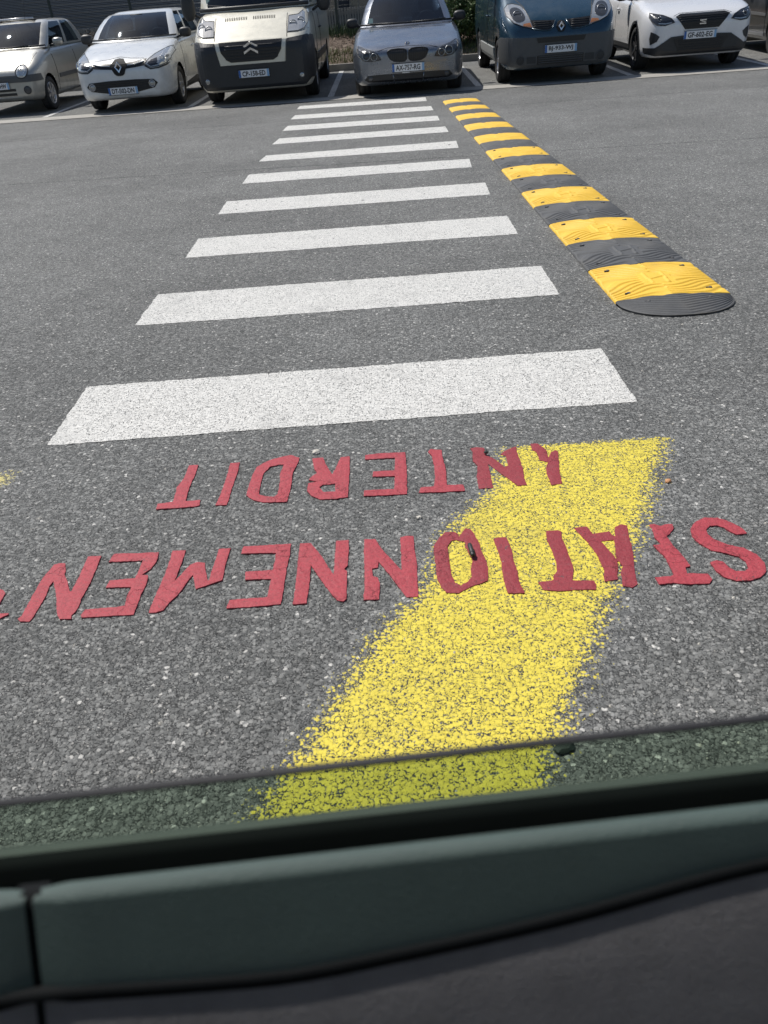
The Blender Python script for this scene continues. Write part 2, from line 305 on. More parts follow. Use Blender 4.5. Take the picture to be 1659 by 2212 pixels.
def letter_mat(name, k=1.0):
    ma, n, b = newmat(name); T = NT(n)
    geo = T.n('ShaderNodeNewGeometry'); co = geo.outputs['Position']
    acol, ah, aco, amac, amid, afine = asphalt_nodes(T)
    nz = T.noise(co, 9.0, 5.0, 0.65); sp = T.noise(co, 420.0, 2.0, 0.6); ft = T.noise(co, 130.0, 3.0, 0.6)
    col = T.mix(nz.outputs[0], (0.33*k, 0.039*k, 0.053*k), (0.43*k, 0.062*k, 0.078*k))
    col = T.mix(T.ramp(sp.outputs[0], 0.66, 0.74, 0.0, 0.5), col, (0.75, 0.35, 0.35))
    wv = T.n('ShaderNodeVectorMath', operation='MULTIPLY_ADD'); T.l(nz.outputs['Color'], wv.inputs[0]); wv.inputs[1].default_value = (0.16, 0.16, 0); T.l(co, wv.inputs[2])
    cr = T.voro(wv.outputs[0], 15.0, 'DISTANCE_TO_EDGE'); cm = T.noise(co, 5.0, 2.0)
    crack = T.math('MULTIPLY', T.ramp(cr.outputs['Distance'], 0.022, 0.006), T.ramp(cm.outputs[0], 0.46, 0.6))
    col = T.mix(T.math('MULTIPLY', crack, 0.6), col, (0.16, 0.02, 0.025))
    grime = T.noise(co, 22.0, 4.0, 0.7)
    col = T.mix(T.ramp(grime.outputs[0], 0.56, 0.8, 0.0, 0.4), col, (0.20, 0.10, 0.10))
    col = T.mix(T.ramp(ah, 0.45, 0.05, 0.0, 0.42), col, (0.17, 0.028, 0.035))
    wear = T.noise(co, 34.0, 5.0, 0.75); wv2 = T.math('ADD', T.math('MULTIPLY', ah, -0.35), T.math('ADD', wear.outputs[0], T.math('MULTIPLY', T.math('SUBTRACT', nz.outputs[0], 0.5), 0.5)))
    col = T.mix(T.ramp(wv2, 0.60, 0.68, 0.0, 0.85), col, acol)
    T.l(col, b.inputs['Base Color']); b.inputs['Roughness'].default_value = 0.62; b.inputs['Specular IOR Level'].default_value = 0.35
    hh = T.math('SUBTRACT', T.math('ADD', T.math('MULTIPLY', ft.outputs[0], 0.9), T.math('MULTIPLY', sp.outputs[0], 0.35)), T.math('MULTIPLY', crack, 1.2))
    bu = T.n('ShaderNodeBump'); bu.inputs['Strength'].default_value = 0.6; bu.inputs['Distance'].default_value = 0.004
    T.l(hh, bu.inputs['Height']); T.l(bu.outputs[0], b.inputs['Normal']); return ma

def carpaint(name, col, metal=0.0, rough=0.28, var=0.05):
    ma, n, b = newmat(name); T = NT(n); co = T.n('ShaderNodeTexCoord').outputs['Object']
    fl = T.noise(co, 900.0, 1.0); du = T.noise(co, 5.0, 5.0, 0.65)
    c = T.mix(fl.outputs[0], tuple(x*(1-var) for x in col), tuple(min(1, x*(1+var)) for x in col))
    sep = T.n('ShaderNodeSeparateXYZ'); T.l(co, sep.inputs[0])
    dirt = T.math('MULTIPLY', T.ramp(du.outputs[0], 0.35, 0.75), T.ramp(sep.outputs[2], 0.75, 0.2, 0.06, 0.40))
    c = T.mix(dirt, c, (0.20, 0.18, 0.15))
    T.l(c, b.inputs['Base Color']); b.inputs['Metallic'].default_value = metal
    T.l(T.ramp(du.outputs[0], 0.3, 0.8, rough, rough+0.18), b.inputs['Roughness'])
    b.inputs['Coat Weight'].default_value = 0.8; b.inputs['Coat Roughness'].default_value = 0.06
    return ma

def glassmat(name, tint, refl_rough=0.02, ior=1.5, dust=0.0):
    """thin pane: tinted see-through plus mirror reflection"""
    ma = bpy.data.materials.new(name); ma.use_nodes = True; n = ma.node_tree; n.nodes.clear(); T = NT(n)
    out = T.n('ShaderNodeOutputMaterial'); tr = T.n('ShaderNodeBsdfTransparent'); gl = T.n('ShaderNodeBsdfGlossy'); lw = T.n('ShaderNodeLayerWeight'); lw.inputs[0].default_value = 0.5
    fac = T.math('MULTIPLY_ADD', T.math('POWER', lw.outputs['Facing'], 5.0), 0.92, 0.045); gl.inputs['Roughness'].default_value = refl_rough; gl.inputs['Color'].default_value = (0.80, 0.90, 1.0, 1)
    co = T.n('ShaderNodeTexCoord').outputs['Object']; nz = T.noise(co, 7.0, 4.0, 0.6)
    T.l(T.mix(nz.outputs[0], tuple(c*0.94 for c in tint), tint), tr.inputs[0])
    mx = T.n('ShaderNodeMixShader'); T.l(fac, mx.inputs[0]); T.l(tr.outputs[0], mx.inputs[1]); T.l(gl.outputs[0], mx.inputs[2])
    res = mx.outputs[0]
    if dust:
        df = T.n('ShaderNodeBsdfDiffuse'); df.inputs[0].default_value = (0.5, 0.48, 0.44, 1)
        m2 = T.n('ShaderNodeMixShader'); T.l(T.ramp(nz.outputs[0], 0.3, 0.75, dust*0.3, dust), m2.inputs[0]); T.l(res, m2.inputs[1]); T.l(df.outputs[0], m2.inputs[2]); res = m2.outputs[0]
    T.l(res, out.inputs[0]); return ma

def leafmat(name, a, b_, scale=3.0):
    ma, n, b = newmat(name); T = NT(n); co = T.n('ShaderNodeTexCoord').outputs['Object']
    nz = T.noise(co, scale, 4.0, 0.7); nz2 = T.noise(co, scale*14, 2.0)
    c = T.mix(T.ramp(nz.outputs[0], 0.3, 0.7), a, b_); c = T.mix(T.ramp(nz2.outputs[0], 0.4, 0.7, 0.0, 0.5), c, tuple(min(1, x*1.7) for x in b_))
    T.l(c, b.inputs['Base Color']); b.inputs['Roughness'].default_value = 0.55; b.inputs['Specular IOR Level'].default_value = 0.35
    b.inputs['Transmission Weight'].default_value = 0.0
    return ma

M = {}
M['asphalt'] = road_mat()
M['white_paint'] = paint_mat('white_road_paint', (0.755, 0.74, 0.70), 0.27, 0.12, 0.6, flat=0.6, fade=0.30, lo=0.24, hi=0.36)
M['line_paint'] = paint_mat('bay_line_paint', (0.72, 0.71, 0.68), 0.30, 0.6, 0.6)
M['yellow_paint'] = paint_mat('yellow_road_paint', (0.81, 0.665, 0.085), 0.27, 0.25, 0.55, edge=True, speckamt=1.5, flat=0.55, fade=0.35)
M['yellow_faded'] = paint_mat('faded_yellow_paint', (0.72, 0.63, 0.25), 0.42, 0.2, 0.6, edge=True)
M['red_paint'] = letter_mat('red_thermoplastic'); M['red_dark'] = letter_mat('dark_red_thermoplastic', 0.72)
M['concrete'] = simple('concrete', (0.33, 0.315, 0.285), 0.85, var=0.22, nscale=9, bump=0.4, bscale=120, dirt=0.35)
M['kerb'] = simple('kerb_concrete', (0.27, 0.255, 0.225), 0.88, var=0.25, nscale=5, bump=0.4, bscale=90, dirt=0.5)
M['rubber_black'] = simple('rubber_black', (0.082, 0.084, 0.087), 0.7, var=0.3, nscale=14, bump=0.25, bscale=240, dirt=0.30)
M['rubber_yellow'] = simple('rubber_yellow', (0.80, 0.50, 0.050), 0.6, var=0.16, nscale=11, bump=0.25, bscale=240, dirt=0.28)
M['bolt'] = simple('bolt_steel', (0.16, 0.155, 0.15), 0.55, 0.6)
M['hole'] = simple('recess_black', (0.012, 0.012, 0.012), 0.8)
M['tyre'] = simple('tyre_rubber', (0.022, 0.022, 0.023), 0.8, var=0.2, nscale=40, bump=0.3, bscale=150)
M['alloy'] = simple('alloy', (0.55, 0.55, 0.56), 0.32, 0.85, var=0.06)
M['alloy_dark'] = simple('alloy_dark', (0.07, 0.07, 0.075), 0.35, 0.6, var=0.06)
M['lamp_metal'] = simple('lamp_reflector', (0.34, 0.35, 0.36), 0.25, 0.8, var=0.1)
M['chrome'] = simple('chrome', (0.78, 0.79, 0.80), 0.12, 1.0, var=0.02)
M['plastic_black'] = simple('plastic_black', (0.025, 0.026, 0.028), 0.5, var=0.2, bump=0.1, bscale=200)
M['plastic_grey'] = simple('plastic_grey', (0.075, 0.078, 0.080), 0.55, var=0.15, bump=0.15, bscale=220, dirt=0.2)
M['grille'] = simple('grille_black', (0.012, 0.012, 0.013), 0.4, var=0.2)
M['interior'] = simple('cabin_trim', (0.030, 0.033, 0.040), 0.7, var=0.2)
M['seat_cloth'] = simple('seat_cloth', (0.055, 0.056, 0.062), 0.9, var=0.2, bump=0.2, bscale=300)
M['plate_white'] = simple('plate_white', (0.74, 0.75, 0.76), 0.35, var=0.04)
M['plate_blue'] = simple('plate_blue', (0.03, 0.12, 0.38), 0.35, var=0.1)
M['plate_pale'] = simple('plate_pale_blue', (0.22, 0.40, 0.62), 0.35, var=0.35, nscale=120)
M['plate_text'] = simple('plate_text', (0.012, 0.012, 0.014), 0.5, var=0.05)
M['lamp_lens'] = simple('headlamp_lens', (0.50, 0.51, 0.50), 0.10, 0.55, var=0.28, nscale=16, coat=1.0)
M['lamp_dark'] = simple('headlamp_dark', (0.045, 0.048, 0.054), 0.22, 0.1, var=0.6, nscale=26, coat=0.25)
M['lamp_smoke'] = simple('headlamp_smoked', (0.030, 0.034, 0.042), 0.15, 0.2, var=0.7, nscale=26, coat=0.4)
M['indicator'] = simple('indicator_amber', (0.50, 0.20, 0.08), 0.2, var=0.2, coat=1.0)
M['glass'] = glassmat('car_glass', (0.25, 0.30, 0.35), dust=0.008)
M['glass_dark'] = glassmat('privacy_glass', (0.12, 0.13, 0.14), dust=0.04)
M['emblem_blue'] = simple('emblem_blue', (0.05, 0.16, 0.42), 0.25, coat=1.0)
M['sticker'] = simple('sticker', (0.55, 0.70, 0.62), 0.5, var=0.25, nscale=60)
M['seam'] = simple('panel_gap', (0.012, 0.012, 0.013), 0.7)

# ---------------------------------------------------------------- the setting
def bay_z(y): return 0.0 if y < 14.9 else min((y-14.9)*0.023, 0.124)
def row_y(x): return 14.62-0.085*x                       # front edge of the gutter along the row

# broad sheet to the horizon, then the finely laid carriageway in front of the camera on top of it
big = mesh('ground', [(-300, -300, -0.012), (300, -300, -0.012), (300, 400, -0.012), (-300, 400, -0.012)], [(0, 1, 2, 3)])
g = link('ground', big, M['asphalt']); tag(g, 'dark grey asphalt reaching away on every side', 'ground', kind='structure')
def fan_grid():
    rows = [0.30]
    while rows[-1] < 15.9: rows.append(rows[-1]*1.0044+0.0006)
    ys = np.array(rows); us = np.linspace(-1, 1, 640)
    X = us[None, :]*(0.60*ys[:, None]+0.75); Y = np.repeat(ys[:, None], len(us), 1)
    V = np.stack([X, Y, np.zeros_like(X)], -1).reshape(-1, 3)
    nr, nc = X.shape; i = np.arange(nr-1)[:, None]*nc+np.arange(nc-1)[None, :]
    F = np.stack([i, i+1, i+nc+1, i+nc], -1).reshape(-1, 4)
    return V, F
def np_mesh(name, V, F, smooth=True):
    me = bpy.data.meshes.new(name); nv, nf = len(V), len(F)
    me.vertices.add(nv); me.vertices.foreach_set('co', np.ascontiguousarray(V, np.float32).ravel())
    me.loops.add(nf*4); me.loops.foreach_set('vertex_index', np.ascontiguousarray(F, np.int32).ravel())
    me.polygons.add(nf); me.polygons.foreach_set('loop_start', np.arange(nf, dtype=np.int32)*4)
    me.polygons.foreach_set('use_smooth', np.ones(nf, bool) if smooth else np.zeros(nf, bool))
    me.update(calc_edges=True); return me
V, F = fan_grid()
road = link('asphalt_road', np_mesh('asphalt_road', V, F), M['asphalt']); tag(road, 'worn grey asphalt carriageway between the cars', 'road', kind='structure')

# ---------------------------------------------------------------- road markings
PAINT_Z = 0.0016
def quad_grid(c, step):
    TL, TR, BR, BL = [np.array(p, float) for p in c]
    nx = max(4, int(np.linalg.norm(TR-TL)/step)); ny = max(3, int(np.linalg.norm(TL-BL)/step))
    s = np.linspace(0, 1, nx+1)[None, :, None]; t = np.linspace(0, 1, ny+1)[:, None, None]
    P = (BL*(1-s)+BR*s)*(1-t)+(TL*(1-s)+TR*s)*t
    return P, nx, ny
ORD = ['nearest', 'second nearest', 'third', 'fourth', 'fifth', 'sixth', 'seventh', 'eighth', 'ninth', 'farthest']
for k, c in enumerate(ZEBRA):
    yy = sum(p[1] for p in c)/4
    P, nx, ny = quad_grid(c, 0.0045 if yy < 3 else (0.008 if yy < 5.5 else 0.02))
    # edges of the paint wander by a few millimetres
    for j in range(nx+1):
        for row, sg in ((0, -1), (ny, 1)):
            P[row, j, 1] += 0.005*mn.noise(Vector((P[row, j, 0]*28, k*7.1+row, 0.3)))+0.006*mn.noise(Vector((P[row, j, 0]*3, k*3.3+row, 1.3)))
    for i in range(ny+1):
        for col_ in (0, nx): P[i, col_, 0] += 0.005*mn.noise(Vector((P[i, col_, 1]*28, k*5.7+col_, 2.3)))
    Vq = np.concatenate([P.reshape(-1, 2), np.full(((nx+1)*(ny+1), 1), PAINT_Z)], 1)
    i = np.arange(ny)[:, None]*(nx+1)+np.arange(nx)[None, :]
    Fq = np.stack([i, i+1, i+nx+2, i+nx+1], -1).reshape(-1, 4)
    o = link('crosswalk_stripe', np_mesh('crosswalk_stripe', Vq, Fq), M['white_paint'])
    lab = ('white crosswalk stripe nearest the car window, largest of the row' if k == 0 else
           'white crosswalk stripe farthest away, thinnest and closest to the parked cars' if k == 9 else
           '%s white crosswalk stripe counted from the car window' % ORD[k].replace('second nearest', 'second'))
    tag(o, lab, 'road marking', 'stripes of the white crosswalk')

def yellow_band():
    L = np.array(YELLOW_L); Rr = np.array(YELLOW_R)
    n = 330; m_ = 190
    def resample(A, q):
        d = np.concatenate([[0], np.cumsum(np.linalg.norm(np.diff(A, axis=0), axis=1))]); d /= d[-1]
        return np.stack([np.interp(q, d, A[:, 0]), np.interp(q, d, A[:, 1])], -1)
    q = np.linspace(0, 1, n+1); a = resample(L, q); b = resample(Rr, q)
    pad = 0.075
    dirv = (b-a)/np.linalg.norm(b-a, axis=1)[:, None]; a = a-dirv*pad; b = b+dirv*pad
    s = np.linspace(0, 1, m_+1)
    P = a[:, None, :]*(1-s)[None, :, None]+b[:, None, :]*s[None, :, None]
    width = np.linalg.norm(b-a, axis=1)[:, None]
    e = np.minimum(s[None, :]*width, (1-s)[None, :]*width)
    w_ = np.array([[0.014*mn.fractal(Vector((P[i, j, 0]*7, P[i, j, 1]*7, 0.5)), 1.0, 2.0, 3) for j in range(m_+1)] for i in range(n+1)])
    e = e+w_*1.0
    e = np.minimum(e, (q*(1.8))[:, None]*2.2+0.06)
    zf = np.clip(e/0.05, 0, 1); zf = -0.0015+(PAINT_Z+0.0015)*zf*zf*(3-2*zf)
    Vq = np.concatenate([P.reshape(-1, 2), zf.reshape(-1, 1)], 1)
    i = np.arange(n)[:, None]*(m_+1)+np.arange(m_)[None, :]
    Fq = np.stack([i, i+m_+1, i+m_+2, i+1], -1).reshape(-1, 4)
    me = np_mesh('yellow_band', Vq, Fq)
    at = me.attributes.new('edge', 'FLOAT', 'POINT'); at.data.foreach_set('value', e.ravel().astype(np.float32))
    return link('yellow_band', me, M['yellow_paint'])
tag(yellow_band(), 'worn yellow sprayed band running from under the car towards the crosswalk', 'road marking')
def yellow_spot():
    P = np.array(YELLOW_SPOT); x0, x1 = P[:, 0].min()-0.02, P[:, 0].max()+0.03; y0, y1 = P[:, 1].min()-0.03, P[:, 1].max()+0.03
    nx, ny = 90, 40
    xs = np.linspace(x0, x1, nx+1); ys = np.linspace(y0, y1, ny+1)
    X, Y = np.meshgrid(xs, ys); e = np.minimum(np.minimum((x1-X), (Y-y0)), (y1-Y))*1.6-0.004
    zf = np.clip(e/0.03, 0, 1); Vq = np.stack([X, Y, -0.0015+(PAINT_Z+0.0015)*zf], -1).reshape(-1, 3)
    i = np.arange(ny)[:, None]*(nx+1)+np.arange(nx)[None, :]
    me = np_mesh('yellow_patch', Vq, np.stack([i, i+1, i+nx+2, i+nx+1], -1).reshape(-1, 4))
    at = me.attributes.new('edge', 'FLOAT', 'POINT'); at.data.foreach_set('value', e.ravel().astype(np.float32))
    return link('yellow_patch', me, M['yellow_faded'])
tag(yellow_spot(), 'small faded yellow paint patch at the left edge of the picture', 'road marking')

# ---- red words: each letter a thick strip of thermoplastic with ragged edges
def ragged(poly, step=0.006, amp=0.0014, seed=0.0):
    out = []
    n = len(poly)
    for i in range(n):
        a = Vector(poly[i]); b = Vector(poly[(i+1) % n]); L = (b-a).length; k = max(1, int(L/step))
        nrm = Vector((-(b-a).y, (b-a).x)).normalized() if L > 1e-6 else Vector((0, 0))
        for j in range(k):
            p = a.lerp(b, j/k)
            d = amp*(mn.noise(Vector((p.x*55, p.y*55, seed)))+0.8*mn.noise(Vector((p.x*150, p.y*150, seed+9))))
            out.append(p+nrm*d)
    return out
def poly_dist(P, loops):
    best = np.full(len(P), 9.0)
    for lp in loops:
        A = np.array([(v.x, v.y) for v in lp]); B = np.roll(A, -1, 0)
        for a, b in zip(A, B):
            ab = b-a; t = np.clip(((P-a)@ab)/max(ab@ab, 1e-12), 0, 1); d = np.linalg.norm(P-(a+t[:, None]*ab), axis=1); best = np.minimum(best, d)
    return best
def inside(P, lp):
    A = np.array([(v.x, v.y) for v in lp]); B = np.roll(A, -1, 0); c = np.zeros(len(P), bool)
    for (x1, y1), (x2, y2) in zip(A, B):
        cond = ((y1 > P[:, 1]) != (y2 > P[:, 1]))
        with np.errstate(divide='ignore', invalid='ignore'):
            xi = (x2-x1)*(P[:, 1]-y1)/(y2-y1)+x1
        c ^= cond & (P[:, 0] < xi)
    return c
def letter(ch, outer, hole, parent, seed, mat):
    lo = [ragged(outer, seed=seed)]
    if hole: lo.append(ragged(hole, seed=seed+3))
    pts = []; edges = []
    for lp in lo:
        s = len(pts); pts += lp; edges += [(s+i, s+(i+1) % len(lp)) for i in range(len(lp))]
    nb = len(pts)
    xs = [p.x for p in lo[0]]; ys = [p.y for p in lo[0]]
    gx, gy = np.meshgrid(np.arange(min(xs), max(xs), 0.008), np.arange(min(ys), max(ys), 0.008)); Gp = np.stack([gx.ravel(), gy.ravel()], -1)
    keep = inside(Gp, lo[0])
    if hole: keep &= ~inside(Gp, lo[1])
    Gp = Gp[keep]; Gp = Gp[poly_dist(Gp, lo) > 0.0035]
    allp = pts+[Vector(p) for p in Gp]
    ov, oe, of, *_ = delaunay_2d_cdt(allp, edges, [], 0, 1e-6)
    A = np.array([(v.x, v.y) for v in ov]); D = poly_dist(A, lo)
    cen = np.array([A[list(f)].mean(0) for f in of]); ok = inside(cen, lo[0])
    if hole: ok &= ~inside(cen, lo[1])
    tri = [tuple(f) for f, k in zip(of, ok) if k]
    cx, cy = A.mean(0)
    V = []
    for (x, y), d in zip(A, D):
        z = 0.0021+0.0006*(1-math.exp(-d/0.003))+0.0007*mn.noise(Vector((x*40, y*40, seed)))+0.0008*mn.noise(Vector((x*120, y*120, seed)))
        # tyre-pushed wrinkles across some strokes
        wr = mn.noise(Vector((x*3+seed, y*75+x*6, 4.0))); z += 0.0016*max(0, wr-0.25)
        V.append((x-cx, y-cy, z))
    # skirt down into the road
    from collections import Counter
    cnt = Counter(); 
    for f in tri:
        for a, b in ((f[0], f[1]), (f[1], f[2]), (f[2], f[0])): cnt[(min(a, b), max(a, b))] += 1
    Fs = list(tri)
    mp = {}
    for f in tri:
        for a, b in ((f[0], f[1]), (f[1], f[2]), (f[2], f[0])):
            if cnt[(min(a, b), max(a, b))] == 1:
                for q in (a, b):
                    if q not in mp: mp[q] = len(V); V.append((V[q][0], V[q][1], -0.005))
                Fs.append((b, a, mp[a], mp[b]))
    o = link('letter', mesh('letter', V, Fs), mat, parent, loc=(cx, cy, 0)); return o
for word, data, lab in (('STATIONNEMENT', WORD_A, 'red painted word STATIONNEMENT, larger and nearer the car window, crossing the yellow band'),
                        ('INTERDIT', WORD_B, 'red painted word INTERDIT just below the nearest crosswalk stripe')):
    e = tag(empty('painted_word'), lab, 'lettering', 'red no-parking words on the road')
    for i, (ch, outer, hole) in enumerate(data): letter(ch, outer, hole, e, 3.7*i+len(word), M['red_dark'] if (len(word) > 8 and i in (2, 3, 4, 5)) or (len(word) == 8 and i < 2) else M['red_paint'])

# ---------------------------------------------------------------- rubber speed bump
BX0, BX1 = 1.008, 1.517; BY0 = 3.368; BSEG = 0.503
def bump_profile(u):                      # u -1..1 across
    return 0.007+0.017*max(0.0, 1-abs(u)**2.2)
def groove(u, v, kind):
    """raised curved ribs, bending round a plain crossing in the middle of each piece"""
    a = abs(u)
    bend = 0.16*math.cos(math.pi*u*0.95)*math.sin(2*math.pi*(v-0.5))*(1 if u < 0 else -1)*0.9+0.05*math.sin(3.0*u)
    ph = (v+bend)*12.0
    s = math.sin(2*math.pi*ph)
    r = 0.5+0.5*max(-1, min(1, s*2.4+1.1))
    if a < 0.30 and abs(v-0.5) < 0.16: # plain crossing with two raised bars
        r = 0.85
        if abs(abs(u)-0.16-0.10*(v-0.5)) < 0.022: r = 1.6
        if abs(v-0.5-0.25*u) < 0.016 and a < 0.14: r = 1.5
    return r*0.0062
def bump_segment(y0, kind, res):
    nx, ny = res
    xm = (BX0+BX1)/2; hw = (BX1-BX0)/2; V = []; Fc = []
    gap = 0.003
    for j in range(ny+1):
        v = j/ny
        for i in range(nx+1):
            u = -1+2*i/nx
            z = bump_profile(u)+(groove(u, v, kind) if 0 < i < nx and 0 < j < ny else 0.0)
            V.append((u*hw, gap/2+v*(BSEG-gap), z))
    W_ = nx+1
    for j in range(ny):
        for i in range(nx): Fc.append((j*W_+i, j*W_+i+1, (j+1)*W_+i+1, (j+1)*W_+i))
    ring = [i for i in range(W_)]+[j*W_+nx for j in range(1, ny+1)]+[ny*W_+i for i in range(nx-1, -1, -1)]+[j*W_ for j in range(ny-1, 0, -1)]
    s = len(V)
    for q in ring: V.append((V[q][0], V[q][1], -0.006))
    n = len(ring)
    for q in range(n): Fc.append((ring[(q+1) % n], ring[q], s+q, s+(q+1) % n))
    return mesh('bump_segment', V, Fc), xm
bump = tag(empty('speed_bump', ((BX0+BX1)/2, BY0, 0)), 'yellow and black rubber speed bump running beside the crosswalk', 'speed bump')
bolt_me = lathe_mesh('bolt', [(0.003, 0.0), (0.003, 0.004), (0.002, 0.007), (-0.002, 0.008)], 10, 'Z')
rec_me = mesh('bolt_recess', [(-0.013, -0.008, -.003), (0.013, -0.008, -.003), (0.013, 0.008, -.003), (-0.013, 0.008, -.003), (-0.012, -0.007, 0.0012), (0.012, -0.007, 0.0012), (0.012, 0.007, 0.0012), (-0.012, 0.007, 0.0012)],
              [(0, 1, 5, 4), (1, 2, 6, 5), (2, 3, 7, 6), (3, 0, 4, 7), (4, 5, 6, 7)])
bolt_me.materials.append(M['bolt']); rec_me.materials.append(M['hole'])
seg_cache = {}
for k in range(19):
    kind = 'rubber_yellow' if k % 2 == 0 else 'rubber_black'
    res = (90, 154) if k < 4 else ((64, 112) if k < 8 else (32, 70))
    key = (kind, res)
    if key not in seg_cache:
        seg_cache[key], xm = bump_segment(0, kind, res); seg_cache[key].materials.append(M[kind])
        seg_cache[key].polygons.foreach_set('use_smooth', [True]*len(seg_cache[key].polygons))
    jr = random.Random(k); o = link('bump_segment', seg_cache[key], None, bump, loc=(jr.uniform(-.003, .003), k*BSEG, 0), rot=(0, 0, jr.uniform(-.005, .005)))
    if k < 9:
        for u in (-0.72, 0.72):
            for v in (0.14, 0.86):
                zz = bump_profile(u)+0.0062; sl2 = math.atan((bump_profile(u+.02)-bump_profile(u-.02))/(.04*(BX1-BX0)/2))
                r_ = link('bolt_recess', rec_me, None, o, loc=(u*(BX1-BX0)/2, v*BSEG, zz), rot=(0, -sl2, 0))
                b_ = link('bolt', bolt_me, None, o, loc=(u*(BX1-BX0)/2+0.004, v*BSEG, zz+0.002))
def bump_cap(sign, y0, n=70, m_=80):
    hw = (BX1-BX0)/2; V = []; Fc = []; D = 0.205
    for j in range(m_+1):
        v = j/m_
        for i in range(n+1):
            u = -1+2*i/n
            dep = D*(max(0.0, 1-abs(u)**2.4))**0.5+0.012
            z = bump_profile(u)*(1-0.72*v**1.6)+(0.0045*(0.5+0.5*max(-1,min(1,0.4+1.8*math.sin(2*math.pi*(v*9.0+abs(u-0.05)*2.2))))) if 0 < j < m_ and 0 < i < n else 0)
            V.append((u*hw, sign*dep*v, max(z, 0.0065)))
    W_ = n+1
    for j in range(m_):
        for i in range(n):
            f = (j*W_+i, j*W_+i+1, (j+1)*W_+i+1, (j+1)*W_+i); Fc.append(f if sign > 0 else f[::-1])
    ring = [m_*W_+i for i in range(W_)]; s = len(V)
    for q in ring: V.append((V[q][0]*1.004, V[q][1]*1.006, -0.006))
    for q in range(n):
        f = (ring[q], ring[q+1], s+q+1, s+q); Fc.append(f if sign < 0 else f[::-1])
    o = link('end_piece', mesh('end_piece', V, Fc), M['rubber_black'], bump, loc=(0, y0, 0), smooth=True)
    for u in (-0.5, 0.55):
        zz = bump_profile(u)*0.93
        link('bolt_recess', rec_me, None, o, loc=(u*hw, sign*0.055, zz+0.001)); link('bolt', bolt_me, None, o, loc=(u*hw+0.004, sign*0.055, zz+0.004))
bump_cap(-1, 0.0015); bump_cap(1, 19*BSEG)

# ---------------------------------------------------------------- small litter on the road
plug = tag(empty('plastic_plug', (0.166, 1.564, 0.0075)), 'small black plastic plug lying on the red letter O', 'litter')
me = lathe_mesh('plug_body', [(-0.026, 0.0), (-0.0255, 0.004), (-0.023, 0.0058), (0.018, 0.0062), (0.024, 0.0052), (0.026, 0.0)], 14, 'Y')
link('plug_body', me, M['plastic_black'], plug, loc=(0, 0, 0.006), rot=(0, 0, R(4)), smooth=True)
link('plug_collar', lathe_mesh('plug_collar', [(-0.004, 0.0055), (-0.003, 0.0075), (0.001, 0.0075), (0.002, 0.0055)], 14, 'Y'), M['plastic_black'], plug, loc=(0.0008, -0.012, 0.006), rot=(0, 0, R(4)), smooth=True)
def stone(name, loc, r, mat, label, sq=(1, 0.8, 0.5), seed=0):
    bm = bmesh.new(); bmesh.ops.create_icosphere(bm, subdivisions=2, radius=1)
    for v in bm.verts:
        d = 1+0.28*mn.noise(v.co*1.4+Vector((seed, 0, 0))); v.co = Vector((v.co.x*r*sq[0]*d, v.co.y*r*sq[1]*d, v.co.z*r*sq[2]*d))
    return tag(from_bm(name, bm, mat, loc=loc, rot=(0, 0, seed)), label, 'stone' if 'stone' in name or name == 'pebble' else 'litter')
M['pebble'] = simple('pale_pebble', (0.52, 0.49, 0.43), 0.75, var=0.2, nscale=80)
M['chip'] = simple('orange_chip', (0.48, 0.24, 0.11), 0.7, var=0.2, nscale=80)
M['debris'] = simple('dark_leaf', (0.020, 0.028, 0.024), 0.7, var=0.3, nscale=80)
stone('pebble', (-0.2606, 2.158, 0.002), 0.014, M['pebble'], 'flat pale pebble beside the top of the red letter R', seed=1)
stone('leaf_scrap', (0.269, 0.944, 0.004), 0.019, M['debris'], 'dark leaf scrap beside the yellow band, seen through the window glass', (1.2, 0.65, 0.3), 0.3)
stone('dark_crumb', (0.268, 2.069, 0.010), 0.0085, M['debris'], 'dark crumb lying on the red letter N of INTERDIT', (1, 0.8, 0.6), 3)
stone('brick_chip', (0.749, 1.845, 0.003), 0.011, M['chip'], 'small orange chip on the asphalt right of the yellow band', (1, 0.8, 0.5), 4)
stone('pebble', (0.045, 1.745, 0.002), 0.007, M['pebble'], 'small pale pebble just left of the red letter O', (1, 1, 0.6), 5)
# loose pale grit thrown over the road
gv = []; gf = []
rg = random.Random(3)
for i in range(420):
    y = 0.75+3.6*rg.random()**1.5; x = (rg.random()*2-1)*(0.55*y+0.35); r = 0.0022+0.0035*rg.random()**3
    s = len(gv); an = rg.random()*6.28
    for k in range(5): gv.append((x+r*(0.7+0.6*rg.random())*math.cos(an+k*1.256), y+r*(0.7+0.6*rg.random())*math.sin(an+k*1.256), -0.0012))
    gv.append((x, y, r*0.75)); gf += [(s+k, s+(k+1) % 5, s+5) for k in range(5)]
tag(link('loose_grit', mesh('loose_grit', gv, gf), M['pebble']), 'pale loose grit scattered over the asphalt', 'grit', kind='stuff')

